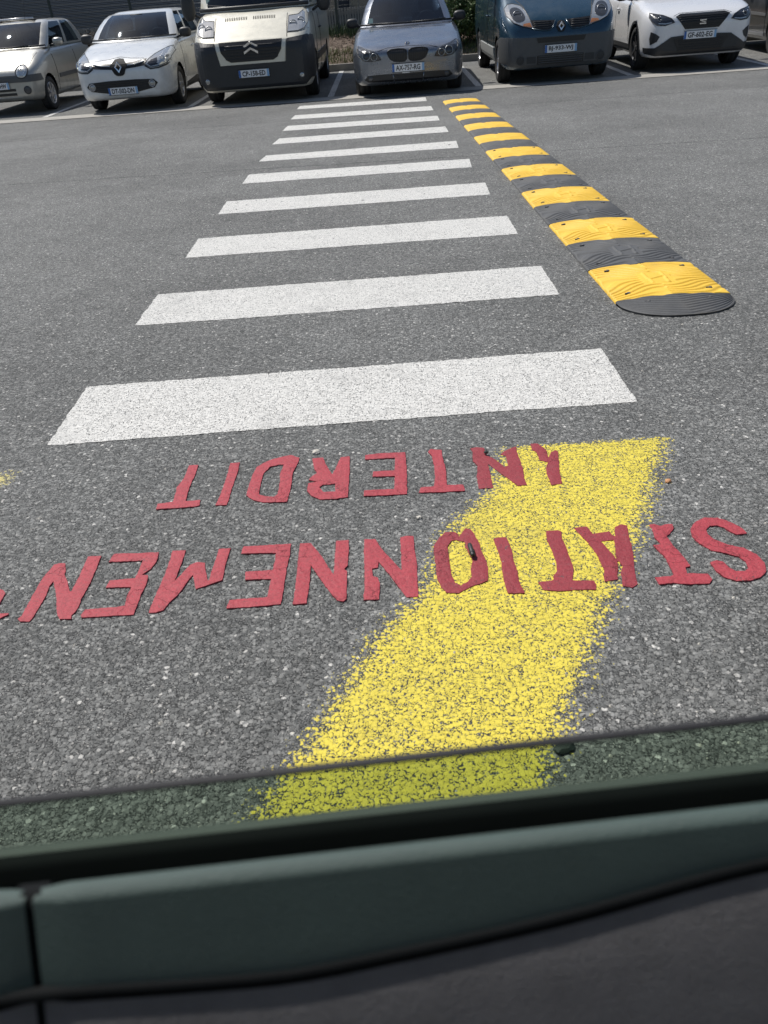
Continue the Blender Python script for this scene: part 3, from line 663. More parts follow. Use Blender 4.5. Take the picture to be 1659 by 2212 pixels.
# ---------------------------------------------------------------- gutter, bays, kerb, planted bank
def strip(name, pa, pb, zs, mat, n=60, x0=-14, x1=14, step=None):
    V = []; Fc = []
    for i in range(n+1):
        x = x0+(x1-x0)*i/n
        for f, z in ((pa, zs[0]), (pb, zs[1])): V.append((x, f(x), z))
    for i in range(n): Fc.append((2*i, 2*i+2, 2*i+3, 2*i+1))
    return link(name, mesh(name, V, Fc), mat)
gut = strip('gutter', lambda x: row_y(x)-0.02, lambda x: row_y(x)+0.64, (0.006, 0.004), M['concrete'])
tag(gut, 'pale concrete gutter strip in front of the parked cars', 'gutter', kind='structure')
bay = strip('parking_bays', lambda x: row_y(x)+0.62, lambda x: row_y(x)+5.75, (0.0, 0.13), M['asphalt'])
tag(bay, 'asphalt parking bays under the parked cars', 'parking bay', kind='structure')
def bayz(x, y): return 0.0+0.13*max(0.0, min(1.0, (y-row_y(x)-0.62)/5.13))
LINES = [(-6.05, 'between the silver hatchback and the white hatchback', 0.02), (-3.33, 'between the white hatchback and the cream van', 0.02), (-0.78, 'between the cream van and the grey saloon', 0.01),
         (1.80, 'between the grey saloon and the dark blue van', 0.02), (4.36, 'between the dark blue van and the white crossover', 0.03), (6.62, 'right of the white crossover', 0.03)]
for xl, where, tl in LINES:
    V = []; Fc = []
    for i in range(41):
        y = row_y(xl)+0.66+5.0*i/40; x = xl+tl*(y-15)
        for s in (-0.055, 0.055): V.append((x+s, y, bayz(x, y)+0.005))
    for i in range(40): Fc.append((2*i, 2*i+1, 2*i+3, 2*i+2))
    tag(link('bay_line', mesh('bay_line', V, Fc), M['line_paint']), 'white parking bay line '+where, 'road marking', 'lines between the parking bays')
KERB_Y = lambda x: row_y(x)+5.72
V = []; Fc = []
kerb = tag(empty('kerb', (0, KERB_Y(0), 0.13)), 'grey concrete kerb in front of the planted bank', 'kerb')
for i in range(-12, 12):
    x = i*1.0+0.3
    bm = bmesh.new(); bbox(bm, -0.494, 0.494, 0.0, 0.13, -0.08, 0.145, 0.012)
    from_bm('kerb_stone', bm, M['kerb'], kerb, loc=(x, KERB_Y(x)-KERB_Y(0), random.uniform(-0.004, 0.004)), rot=(0, 0, math.atan(-0.085)))
M['soil'] = simple('mulch_soil', (0.105, 0.075, 0.055), 0.95, var=0.5, nscale=30, bump=0.8, bscale=40)
def bank_z(x, y):
    t = (y-KERB_Y(x)-0.1)/2.6
    return 0.25+0.56*max(0, min(1, t))**0.9+0.05*mn.noise(Vector((x*1.3, y*1.3, 0)))*max(0, min(1, t*3))
V = []; Fc = []; nx, ny = 150, 40
for j in range(ny+1):
    for i in range(nx+1):
        x = -15+30*i/nx; y = KERB_Y(x)+0.11+ (4.2 if j < ny else 60)*j/ny
        V.append((x, y, bank_z(x, y)))
for j in range(ny):
    for i in range(nx): Fc.append((j*(nx+1)+i, j*(nx+1)+i+1, (j+1)*(nx+1)+i+1, (j+1)*(nx+1)+i))
tag(link('planted_bank', mesh('planted_bank', V, Fc), M['soil'], smooth=True), 'brown mulched bank rising behind the parking bays', 'bank', kind='structure')

def blades(name, n, region, hmin, hmax, wid, mat, seed, lean=0.5, flat=False):
    rg = random.Random(seed); V = []; Fc = []
    for i in range(n):
        x, y = region(rg)
        z = bank_z(x, y); a = rg.random()*6.283; h = hmin+(hmax-hmin)*rg.random()
        d = Vector((math.cos(a), math.sin(a), 0)); s_ = Vector((-d.y, d.x, 0))*wid*(0.6+0.8*rg.random())
        p = Vector((x, y, z-0.005)); ln = lean*rg.random()
        if flat:
            q = p+Vector((0, 0, 0.008+0.03*rg.random())); t = d*h+Vector((0, 0, rg.uniform(-0.3, 0.5)*h))
            k = len(V); V += [q-s_, q+s_, q+s_*0.8+t, q-s_*0.8+t]; Fc.append((k, k+1, k+2, k+3))
        else:
            m1 = p+d*h*0.3*ln+Vector((0, 0, h*0.55)); m2 = p+d*h*ln+Vector((0, 0, h))
            k = len(V); V += [p-s_, p+s_, m1-s_*0.7, m1+s_*0.7, m2]; Fc += [(k, k+1, k+3, k+2), (k+2, k+3, k+4)]
    return link(name, mesh(name, V, Fc), mat)
M['grass'] = leafmat('grass', (0.055, 0.075, 0.020), (0.13, 0.15, 0.045), 5)
M['grass_shaded'] = leafmat('grass_shaded', (0.025, 0.045, 0.018), (0.05, 0.08, 0.03), 4)  # darker copy of the grass, shade at the fence foot put into its colour
M['mulch'] = leafmat('wood_mulch', (0.12, 0.082, 0.058), (0.26, 0.19, 0.135), 12)
def reg(x0, x1, a, b):
    def f(rg):
        x = rg.uniform(x0, x1); return x, KERB_Y(x)+rg.uniform(a, b)
    return f
tag(blades('grass_verge', 9000, reg(-8, 9, 0.14, 1.15), 0.05, 0.14, 0.006, M['grass'], 11, 0.9), 'short yellowish grass along the kerb', 'grass', kind='stuff')
tag(blades('long_grass', 7000, reg(-8, 9, 2.15, 2.95), 0.12, 0.32, 0.007, M['grass_shaded'], 12, 0.6), 'taller grass at the foot of the fence, coloured dark for shade', 'grass', kind='stuff')
tag(blades('mulch_chips', 9000, reg(-8, 9, 0.75, 2.5), 0.03, 0.10, 0.009, M['mulch'], 13, flat=True), 'brown bark mulch over the bank', 'mulch', kind='stuff')

# fence of upright boards, with dark posts of a wire fence in front of it
M['board'] = simple('weathered_board', (0.23, 0.225, 0.215), 0.85, var=0.3, nscale=6, bump=0.4, bscale=30)
M['post'] = simple('dark_green_post', (0.020, 0.032, 0.030), 0.5, var=0.2)
FY = lambda x: row_y(x)+8.75
fence = tag(empty('board_fence', (0, FY(0), 0.7)), 'grey fence of upright boards behind the planted bank', 'fence')
bms = []
for q in range(3):
    bm = bmesh.new(); bbox(bm, -0.024, 0.024, -0.011, 0.011, 0.0, 0.66+0.008*q, 0.003, 1)
    me = bpy.data.meshes.new('board'); bm.to_mesh(me); bm.free(); me.materials.append(M['board']); bms.append(me)
x = -9.6; rg = random.Random(5)
while x < 9.6:
    link('board', bms[rg.randrange(3)], None, fence, loc=(x, FY(x)-FY(0)+rg.uniform(-0.006, 0.006), rg.uniform(-0.008, 0.008)), rot=(rg.uniform(-0.01, 0.01), rg.uniform(-0.012, 0.012), -0.085))
    x += 0.0665
for z in (0.12, 0.52):
    V = [(-9.7, FY(-9.7)-FY(0)+0.014, z), (9.7, FY(9.7)-FY(0)+0.014, z), (9.7, FY(9.7)-FY(0)+0.04, z), (-9.7, FY(-9.7)-FY(0)+0.04, z)]
    V += [(a, b, c+0.07) for a, b, c in V]
    link('rail', mesh('rail', V, [(0, 1, 2, 3), (7, 6, 5, 4), (0, 4, 5, 1), (1, 5, 6, 2), (2, 6, 7, 3), (3, 7, 4, 0)]), M['board'], fence)
wire = tag(empty('wire_fence', (0, FY(0)-0.25, 0.7)), 'dark wire fence with slim posts in front of the board fence', 'fence')
for i, x in enumerate((-8.2, -6.1, -3.35, -0.83, 1.65, 4.15, 6.65)):
    box('post', x-0.03, x+0.03, FY(x)-FY(0)-0.02, FY(x)-FY(0)+0.02, -0.3, 1.5, M['post'], wire, 0.004)
for z in (0.62, 0.72, 0.82, 0.92, 1.02, 1.12, 1.22, 1.32):
    tube('wire', [(-9, FY(-9)-FY(0), z), (9, FY(9)-FY(0), z)], 0.004, M['post'], wire, 5)

# ---- shrubs
def leaf_cloud(rg, n, centre, rad, size, V, Fc, droop=0.0, fill=0.55, seed=0.0):
    cx, cy, cz = centre; rx, ry, rz = rad
    k = 0
    while k < n:
        d = Vector((rg.gauss(0, 1), rg.gauss(0, 1), rg.gauss(0, 1))).normalized()
        q = (fill+(1-fill)*rg.random())*(0.74+0.42*mn.noise(Vector((d.x*2.3+seed, d.y*2.3, d.z*2.3))))
        p = Vector((cx+d.x*rx*q, cy+d.y*ry*q, cz+d.z*rz*q))
        if mn.noise(Vector((p.x*4+seed, p.y*4, p.z*4))) < -0.18: k += 0.35; continue
        a = Vector((rg.gauss(0, 1), rg.gauss(0, 1), rg.gauss(0, 0.7)-droop)).normalized(); b = a.cross(Vector((rg.gauss(0, 1), rg.gauss(0, 1), rg.gauss(0, 1)))).normalized()
        L = size*(0.6+0.8*rg.random()); w_ = L*0.22
        s = len(V); nrm = a.cross(b)*L*0.08
        V += [p, p+a*L*0.5+b*w_+nrm, p+a*L, p+a*L*0.5-b*w_+nrm]; Fc.append((s, s+1, s+2, s+3)); k += 1
M['leaf_green'] = leafmat('leaf_green', (0.040, 0.070, 0.020), (0.095, 0.135, 0.042), 3)
M['leaf_brown'] = leafmat('leaf_brown', (0.040, 0.034, 0.026), (0.13, 0.095, 0.060), 3)
M['stem'] = simple('woody_stem', (0.09, 0.065, 0.045), 0.9, var=0.3)
def shrub(name, label, base, clouds, leafm, n, size, seed, cat='shrub', group=None, droop=0.1):
    rg = random.Random(seed); e = tag(empty(name, base), label, cat, group); V = []; Fc = []
    for c, r in clouds: leaf_cloud(rg, int(n/len(clouds)), c, r, size, V, Fc, droop, 0.35, seed*1.7)
    link('foliage', mesh('foliage', V, Fc), leafm, e)
    for i, (c, r) in enumerate(clouds):
        for s in range(4):
            t = (c[0]+rg.uniform(-.6, .6)*r[0], c[1]+rg.uniform(-.6, .6)*r[1], c[2]+rg.uniform(-.2, .7)*r[2]); b0 = (c[0]*0.5+rg.uniform(-.08, .08), c[1]*0.5+rg.uniform(-.08, .08), -0.05)
            mid = tuple((u+v_)/2+rg.uniform(-.05, .05) for u, v_ in zip(t, b0))
            link('stem', tube_mesh('stem', [b0, mid, t], [0.014, 0.010, 0.004], 6), M['stem'], e, smooth=True)
    return e
def bk(x, dy): y = KERB_Y(x)+dy; return (x, y, bank_z(x, y))
shrub('shrub', 'tall leafy green shrub between the grey saloon and the dark blue van', bk(2.1, 0.75), [((-0.15, 0, 0.36), (0.48, 0.42, 0.42)), ((0.3, 0.15, 0.52), (0.50, 0.45, 0.48)), ((0.05, 0.4, 0.78), (0.60, 0.4, 0.42))], M['leaf_green'], 7200, 0.085, 21)
shrub('shrub', 'thin dark shrub behind the dark blue van and the white crossover', bk(4.9, 1.4), [((0, 0, 0.3), (0.5, 0.4, 0.42))], M['leaf_brown'], 1400, 0.07, 23)
for i, (x, lab) in enumerate(((-8.7, 'brown leafy hedge bush behind the roof of the silver hatchback'), (-7.5, 'brown hedge bush with pale dry leaves between the two left hatchbacks'), (-6.4, 'brown hedge bush behind the roof of the white hatchback'))):
    shrub('hedge_bush', lab, bk(x, 1.9), [((-0.3, 0, 0.25), (0.55, 0.4, 0.42)), ((0.3, 0.1, 0.35), (0.55, 0.4, 0.42))], M['leaf_brown'], 3600, 0.07, 31+i, 'hedge', 'brown hedge behind the left cars')

# ---- buildings beyond the fence
M['clad_dark'] = simple('dark_cladding', (0.075, 0.085, 0.10), 0.55, 0.2, var=0.15)
M['wall_dark'] = simple('dark_render', (0.055, 0.062, 0.072), 0.8, var=0.25, nscale=3)
M['red_panel'] = simple('red_panel', (0.22, 0.025, 0.025), 0.6)
M['roof'] = simple('flat_roof', (0.10, 0.10, 0.10), 0.9)
M['pane'] = simple('window_pane', (0.09, 0.10, 0.115), 0.12, 0.3, coat=1.0)
bld = tag(empty('cladded_building', (-8.0, 27.5, 0.8)), 'dark building with ribbed horizontal cladding behind the white hatchback', 'building')
box('wall', -6.5, 5.4, 0.06, 7.0, -0.2, 3.3, M['wall_dark'], bld)
bm = bmesh.new()
for i in range(88): bbox(bm, -6.5, 5.4, 0.0, 0.05, -0.15+i*0.038, -0.15+i*0.038+0.022)
o = from_bm('cladding_ribs', bm, simple('cladding_rib', (0.19, 0.205, 0.23), 0.45, 0.3), bld); o['kind'] = 'stuff'
box('roof', -6.7, 5.6, -0.2, 7.2, 3.3, 3.5, M['roof'], bld)
for xx in (-6.2, -4.9): box('door', xx, xx+1.0, -0.04, -0.004, -0.15, 2.0, M['red_panel'] if xx < -6 else M['wall_dark'], bld)
bl2 = tag(empty('low_building', (4.0, 30.5, 0.8)), 'low dark building with small windows behind the grey saloon', 'building')
box('wall', -7.2, 9.5, 0.06, 6.0, -0.2, 2.9, M['wall_dark'], bl2)
box('roof', -7.4, 9.7, -0.3, 6.2, 2.9, 3.1, M['roof'], bl2)
for i in range(16):
    xw = -6.6+i*0.98
    f = box('window', xw, xw+0.62, 0.0, 0.055, 0.50, 1.25, M['kerb'] if i % 5 else M['red_panel'], bl2)
    for a in (0.04, 0.33): box('pane', xw+a, xw+a+0.25, -0.006, -0.001, 0.55, 1.2, M['pane'], f)

# ---------------------------------------------------------------- vehicles
SEC = [(0, 0), (.45, 0), (.80, .0), (.92, .02), (.965, .08), (.985, .18), (.996, .32), (1, .48), (.999, .62), (.991, .75), (.972, .86), (.935, .93), (.86, .968), (.70, .984), (.47, .993), (.22, .998), (0, 1)]
def section(n=34, flat=0.0):
    s = np.array(SEC); d = np.concatenate([[0], np.cumsum(np.linalg.norm(np.diff(s, axis=0), axis=1))])
    q = np.linspace(0, d[-1], n); return np.stack([np.interp(q, d, s[:, 0]), np.interp(q, d, s[:, 1])], -1)

class Car:
    def __init__(c, name, label, cat, loc, yaw, length, hw, top, bottom, paint, nose=0.45, f0=0.55, wheel_r=0.31, axles=(0.85, 3.4), tread=0.205, group='vehicles parked in the row', arch=0.05, dark_alloy=False, tail=0.35, pinch=None):
        c.e = tag(empty(name, (loc[0], loc[1], bayz(loc[0], loc[1]+0.8)-0.018), yaw, math.atan(0.0253)), label, cat, group)
        c.hw = hw; c.L = length; c.paint = paint; c.top = top
        ys = [0.0]
        while ys[-1] < length-1e-6:
            y = ys[-1]; ys.append(min(length, y+(0.012 if y < 0.06 else 0.022 if y < 0.5 else 0.034 if (y < axles[0]+0.6 or abs(y-axles[1]) < 0.6) else 0.07)))
        ys = np.array(ys)
        W_ = hw*np.ones_like(ys)
        t = np.clip(ys/nose, 0, 1); W_ = hw*(f0+(1-f0)*np.sqrt(np.clip(1-(1-t)**2, 0, 1)))
        tr = np.clip((length-ys)/tail, 0, 1); W_ *= 0.80+0.20*np.sqrt(np.clip(1-(1-tr)**2, 0, 1))
        if pinch: W_ *= pchip([p[0] for p in pinch], [p[1] for p in pinch], ys)
        ZT = pchip([p[0] for p in top], [p[1] for p in top], ys); ZB = pchip([p[0] for p in bottom], [p[1] for p in bottom], ys)
        S = section(); n = len(S)
        full = [(u, v) for u, v in S]+[(-u, v) for u, v in S[-2:0:-1]]; m_ = len(full)
        V = []; Fc = []
        for y, w_, a, b in zip(ys, W_, ZB, ZT):
            for u, v in full: V.append((u*w_, y, a+(b-a)*v))
        for i in range(len(ys)-1):
            for j in range(m_):
                k = (j+1) % m_; Fc.append((i*m_+j, i*m_+k, (i+1)*m_+k, (i+1)*m_+j))
        # end caps as strips between mirrored points
        for base, rev in ((0, False), ((len(ys)-1)*m_, True)):
            for j in range(n-1):
                a = base+j; b = base+j+1; a2 = base+(m_-j) % m_; b2 = base+(m_-j-1) % m_
                q = [a, b, b2, a2]; q = [x for i2, x in enumerate(q) if x not in q[:i2]]
                if len(q) > 2: Fc.append(tuple(q if not rev else q[::-1]))
        me = mesh('body', V, Fc)
        c.bvh = BVHTree.FromPolygons([Vector(v) for v in V], [list(f) for f in Fc])
        # wheel arches
        bm = bmesh.new(); bm.from_mesh(me)
        ra = wheel_r+arch; zc = wheel_r
        for ya in axles:
            dl = [f for f in bm.faces if abs(f.calc_center_median().x) > hw*0.42 and math.hypot(f.calc_center_median().y-ya, f.calc_center_median().z-zc) < ra]
            bmesh.ops.delete(bm, geom=dl, context='FACES')
            for e in bm.edges:
                if e.is_boundary:
                    for v in e.verts:
                        d = math.hypot(v.co.y-ya, v.co.z-zc)
                        if 0.75*ra < d < 1.3*ra and abs(v.co.x) > hw*0.8:
                            v.co.y = ya+(v.co.y-ya)*ra/d; v.co.z = zc+(v.co.z-zc)*ra/d
        bmesh.ops.recalc_face_normals(bm, faces=bm.faces)
        bm.to_mesh(me); bm.free()
        c.body = link('body', me, paint, c.e, smooth=True)
        box('light_blocker', -hw*0.86, hw*0.86, 0.35, length-0.3, min(b for _, b in bottom)+0.03, min(b for _, b in bottom)+0.34, M['plastic_black'], c.e)  # black box added inside the body to block light
        # wheels
        wm = c.wheel_meshes(wheel_r, tread, dark_alloy)
        for ya in axles:
            for s in (-1, 1):
                we = empty('wheel', (s*(hw-tread/2-0.012), ya, wheel_r)); we.parent = c.e
                we.rotation_euler = (random.uniform(0, 6), 0, 0 if s > 0 else math.pi)
                link('tyre', wm[0], None, we); link('rim', wm[1], None, we)
    cache = {}
    def wheel_meshes(c, r, tw, dark):
        key = (r, tw, dark)
        if key in Car.cache: return Car.cache[key]
        h = tw/2; ri = r*0.66
        ty = lathe_mesh('tyre', [(-h*0.8, ri), (-h, ri+0.03), (-h, r-0.03), (-h*0.86, r-0.006), (-h*0.45, r), (-h*0.42, r-0.006), (-h*0.38, r), (h*0.38, r), (h*0.42, r-0.006), (h*0.45, r), (h*0.86, r-0.006), (h, r-0.03), (h, ri+0.03), (h*0.8, ri)], 40)
        bm = bmesh.new()
        me = lathe_mesh('rim', [(-h*0.8, ri), (h*0.78, ri), (h*0.84, ri-0.006), (h*0.78, ri-0.016), (h*0.45, ri-0.03), (-h*0.1, ri-0.035), (-h*0.1, 0.0)], 40)
        bm.from_mesh(me); nsp = 7
        for k in range(nsp):
            a = 2*math.pi*k/nsp; g_ = bmesh.ops.create_cube(bm, size=1.0)
            for v in g_['verts']:
                rad = 0.03+(v.co.z+0.5)*(ri-0.035); wd = (0.034 if v.co.z < 0 else 0.052)*v.co.y; dx = h*(0.62 if v.co.z < 0 else 0.70)+v.co.x*0.018
                v.co = Vector((dx, rad*math.cos(a)-wd*math.sin(a), rad*math.sin(a)+wd*math.cos(a)))
        bmesh.ops.create_cone(bm, cap_ends=True, segments=16, radius1=0.05, radius2=0.045, depth=0.03, matrix=Matrix.Translation((h*0.66, 0, 0)) @ Matrix.Rotation(math.pi/2, 4, 'Y'))
        bm.to_mesh(me); bm.free()
        me.materials.append(M['alloy_dark'] if dark else M['alloy']); ty.materials.append(M['tyre'])
        ty.polygons.foreach_set('use_smooth', [True]*len(ty.polygons))
        Car.cache[key] = (ty, me); return ty, me
    def cast(c, p, axis):
        if axis == 'F': h = c.bvh.ray_cast(Vector((p[0], -3, p[1])), Vector((0, 1, 0)))
        elif axis == 'R': h = c.bvh.ray_cast(Vector((6, p[0], p[1])), Vector((-1, 0, 0)))
        elif axis == 'L': h = c.bvh.ray_cast(Vector((-6, p[0], p[1])), Vector((1, 0, 0)))
        else: h = c.bvh.ray_cast(Vector((p[0], p[1], 6)), Vector((0, 0, -1)))
        return h
    def panel(c, name, poly, mat, axis='F', lift=0.004, thick=0.02, parent=None, step=0.035, smooth_poly=False, dome=0.0):
        """a fitted piece that follows the bodywork: outline in front / side / top view, metres"""
        poly = [Vector(p) for p in poly]
        if smooth_poly:
            for _ in range(2):
                q = []
                for i in range(len(poly)):
                    a, b = poly[i], poly[(i+1) % len(poly)]; q += [a.lerp(b, .25), a.lerp(b, .75)]
                poly = q
        lp = []
        for i in range(len(poly)):
            a, b = poly[i], poly[(i+1) % len(poly)]; k = max(1, int((b-a).length/step))
            lp += [a.lerp(b, j/k) for j in range(k)]
        xs = [p.x for p in lp]; ys = [p.y for p in lp]
        gx, gy = np.meshgrid(np.arange(min(xs), max(xs), step), np.arange(min(ys), max(ys), step)); G_ = np.stack([gx.ravel(), gy.ravel()], -1)
        if len(G_): G_ = G_[inside(G_, lp)]
        if len(G_): G_ = G_[poly_dist(G_, [lp]) > step*0.4]
        ov, oe, of, *_ = delaunay_2d_cdt(lp+[Vector(p) for p in G_], [(i, (i+1) % len(lp)) for i in range(len(lp))], [], 0, 1e-6)
        A = np.array([(v.x, v.y) for v in ov]); D = poly_dist(A, [lp])
        cen = np.array([A[list(f)].mean(0) for f in of]); ok = inside(cen, lp); tri = [tuple(f) for f, k in zip(of, ok) if k]
        V = []; last = None
        for p, d in zip(A, D):
            h = c.cast(p, axis)
            if h[0] is None:
                q = {'F': Vector((p[0], 0.3, p[1])), 'R': Vector((c.hw, p[0], p[1])), 'L': Vector((-c.hw, p[0], p[1])), 'T': Vector((p[0], p[1], 0.9))}[axis]
                h = c.bvh.find_nearest(q)
            off = {'F': Vector((0, -1, 0)), 'R': Vector((1, 0, 0)), 'L': Vector((-1, 0, 0)), 'T': Vector((0, 0, 1))}[axis]
            V.append(h[0]+off*(lift+dome*(1-math.exp(-d/0.02))))
        nv = len(V); back = {'F': Vector((0, 1, 0)), 'R': Vector((-1, 0, 0)), 'L': Vector((1, 0, 0)), 'T': Vector((0, 0, -1))}[axis]*thick
        from collections import Counter
        cnt = Counter()
        for f in tri:
            for a, b in zip(f, f[1:]+f[:1]): cnt[(min(a, b), max(a, b))] += 1
        Fs = list(tri); mp = {}
        for f in tri:
            for a, b in zip(f, f[1:]+f[:1]):
                if cnt[(min(a, b), max(a, b))] == 1:
                    for q in (a, b):
                        if q not in mp: mp[q] = len(V); V.append(V[q]+back)
                    Fs.append((b, a, mp[a], mp[b]))
        bm = bmesh.new(); bm.from_mesh(mesh(name, V, Fs)); bmesh.ops.recalc_face_normals(bm, faces=bm.faces)
        # make the outer face look outwards
        s = sum((f.normal.dot(-back) for f in bm.faces if all(v.index < nv for v in f.verts)), 0.0)
        if s < 0: bmesh.ops.reverse_faces(bm, faces=bm.faces)
        return from_bm(name, bm, mat, parent or c.e)
    def outline(c, poly, parent, r=.0055):
        P = []
        for i in range(len(poly)):
            a, b = Vector(poly[i]), Vector(poly[(i+1) % len(poly)])
            for k in range(3):
                q = a.lerp(b, k/3); P.append((q.x, c.front_y(q.x, q.y)-.009, q.y))
        tube('lamp_surround', P, r, M['plastic_black'], parent, 5, True)
    def front_y(c, x, z):
        h = c.cast((x, z), 'F'); return h[0].y if h[0] is not None else 0.0
    def disc(c, name, x, z, r, mat, lift=0.008, parent=None, ring=0.0, n=20, sq=1.0):
        y = c.front_y(x, z)-lift; h = c.cast((x, z), 'F'); nrm = h[1] if h[0] is not None else Vector((0, -1, 0))
        if nrm.y > 0: nrm = -nrm
        if ring: prof = [(-0.012, r-ring), (0.004, r-ring), (0.007, r-ring/2), (0.004, r), (-0.012, r)]
        else: prof = [(-0.012, r), (0.002, r), (0.006, r*0.8), (0.008, r*0.4), (0.009, 0.0)]
        me = lathe_mesh(name, prof, n, 'Z')
        q = nrm.lerp(Vector((0, -1, 0)), 0.4).normalized().to_track_quat('Z', 'Y')
        for v in me.vertices: v.co = q @ Vector((v.co.x, v.co.y*sq, v.co.z))
        bm = bmesh.new(); bm.from_mesh(me); bmesh.ops.recalc_face_normals(bm, faces=bm.faces); bm.to_mesh(me); bm.free()
        return link(name, me, mat, parent or c.e, loc=(x, y, z), smooth=True)
    def plate(c, x, z, text, y=None, right=False):
        if y is None: y = min(c.front_y(x+dx, z+dz) for dx in (-.26, 0, .26) for dz in (-.05, .05))-0.028
        p = empty('licence_plate', (x, y, z)); p.parent = c.e; p['label'] = 'white licence plate with blue side bands'
        box('plate_sheet', -0.26, 0.26, 0.0, 0.006, -0.055, 0.055, M['plate_white'], p, 0.002, 1)
        for s in (-1, 1): box('blue_band', s*0.241-0.0175, s*0.241+0.0175, -0.0015, -0.0003, -0.053, 0.053, M['plate_blue'] if s < 0 else M['plate_pale'], p)
        for zz in (0.058, -0.062): box('plate_frame', -0.267, 0.267, -0.002, 0.008, zz, zz+0.006, M['plastic_black'], p)
        cu = bpy.data.curves.new('registration', 'FONT'); cu.body = text; cu.size = 0.115; cu.align_x = 'CENTER'; cu.align_y = 'CENTER'; cu.extrude = 0.0008; cu.offset = 0.0026; cu.resolution_u = 2
        to = bpy.data.objects.new('tmp_text', cu); COL.objects.link(to); bpy.context.view_layer.update()
        me = bpy.data.meshes.new_from_object(to); bpy.data.objects.remove(to)
        wd = max(v.co.x for v in me.vertices)-min(v.co.x for v in me.vertices); zz = [v.co.y for v in me.vertices]; mid = (max(zz)+min(zz))/2; hh = max(zz)-min(zz)
        full = 0.395 if not right else 0.175; ox = 0 if not right else 0.12
        for v in me.vertices: v.co = Vector((v.co.x*full/wd+ox, v.co.z-0.0018, (v.co.y-mid)*0.076/hh))
        me.materials.clear(); link('registration', me, M['plate_text'], p)
        return p
    def cabin(c, lv, seal=0.012, bowf=0.12, bowr=0.06, gl=(1, 5), bpillar=(5,), side_glass=None, nF=15, nS=15, nR=9, roofmat=None, crown=0.045, sidewin=(1, 13), rear=True, glassmat_=None):
        """glasshouse: levels of (front y, rear y, half width, z); glass between levels gl"""
        rings = []
        for (yf, yr, hw, z) in lv:
            P = []
            for i in range(nF):
                u = -1+2*i/(nF-1); P.append(Vector((u*hw, yf+bowf*u*u, z)))
            for i in range(1, nS):
                t = i/nS; P.append(Vector((hw*(1+0.012*math.sin(math.pi*t)), (yf+bowf)*(1-t)+(yr-bowr)*t, z)))
            for i in range(nR):
                u = 1-2*i/(nR-1); P.append(Vector((u*hw, yr-bowr*u*u, z)))
            for i in range(1, nS):
                t = 1-i/nS; P.append(Vector((-hw*(1+0.012*math.sin(math.pi*t)), (yf+bowf)*(1-t)+(yr-bowr)*t, z)))
            rings.append(P)
        nl = len(rings); cy = (lv[-1][0]+lv[-1][1])/2; zt = lv[-1][3]
        for s, dz in ((0.94, 0.4), (0.8, 0.72), (0.55, 0.92), (0.25, 1.0)):
            rings.append([Vector((p.x*s, cy+(p.y-cy)*s, zt+crown*dz)) for p in rings[nl-1]])
        N = len(rings[0]); V = [p for r_ in rings for p in r_]
        def kind(j, i):
            if not (gl[0] <= j < gl[1]): return 'c'
            if 1 <= i < nF-2: return 'w'
            a = i-(nF-1)
            if sidewin[0] <= a < sidewin[1]: return 'c' if a in bpillar else ('r%d' % sum(a > b for b in bpillar))
            a = i-(nF-1+nS)
            if 0 < a < nR-2: return 'b' if rear else 'c'
            a = i-(nF-1+nS+nR-1); a = nS-1-a
            if sidewin[0] <= a < sidewin[1]: return 'c' if a in bpillar else ('l%d' % sum(a > b for b in bpillar))
            return 'c'
        groups = {}
        for j in range(len(rings)-1):
            for i in range(N): groups.setdefault(kind(j, i), []).append((j*N+i, j*N+(i+1) % N, (j+1)*N+(i+1) % N, (j+1)*N+i))
        groups['c'].append(tuple((len(rings)-1)*N+i for i in range(N)))
        for kx, fs in groups.items():
            used = sorted({q for f in fs for q in f}); mp = {q: k for k, q in enumerate(used)}
            nm = {'c': 'cabin_shell', 'w': 'windscreen', 'b': 'rear_window'}.get(kx, 'side_window')
            g_ = M['glass'] if kx == 'w' else (side_glass or M['glass'])
            bm = bmesh.new(); bm.from_mesh(mesh(nm, [V[q] for q in used], [tuple(mp[q] for q in f) for f in fs])); bmesh.ops.recalc_face_normals(bm, faces=bm.faces)
            from_bm(nm, bm, (roofmat or c.paint) if kx == 'c' else g_, c.e, smooth=True)
        c.rings = rings; c.nF = nF
        # dark band along the foot and sides of the windscreen
        j = gl[0]; base = [rings[j][i]+Vector((0, -0.006, 0.004)) for i in range(nF)]
        tube('windscreen_seal', base, seal, M['plastic_black'], c.e, 6)
    def inside_fit(c, y, z, hw, seat_dy=0.75, wheel_side=1):
        box('dashboard', -hw*0.9, hw*0.9, y+0.12, y+0.62, z-0.30, z-0.015, M['interior'], c.e, 0.05, 3)
        for s in (-1, 1):
            bm = bmesh.new(); bbox(bm, -0.25, 0.25, 0, 0.16, -0.45, 0.13, 0.06, 3)
            st = from_bm('seat', bm, M['seat_cloth'], c.e, loc=(s*hw*0.48, y+seat_dy+0.35, z), rot=(R(-12), 0, 0), smooth=True)
            box('headrest', -0.13, 0.13, 0.03, 0.13, 0.15, 0.34, M['seat_cloth'], st, 0.04, 3)
        pts = [(0.185*math.cos(a), 0.06*math.sin(a), 0.175*math.sin(a)) for a in np.linspace(0, 2*math.pi, 25)[:-1]]
        sw = link('steering_wheel', tube_mesh('steering_wheel', pts, 0.017, 8, True), M['plastic_grey'], c.e, loc=(wheel_side*hw*0.48, y+0.62, z-0.04), smooth=True)
        for a in (0.2, math.pi-0.2, -math.pi/2): tube('spoke', [(0, 0, 0), (0.175*math.cos(a), 0.06*math.sin(a), 0.165*math.sin(a))], 0.016, M['interior'], sw, 6)
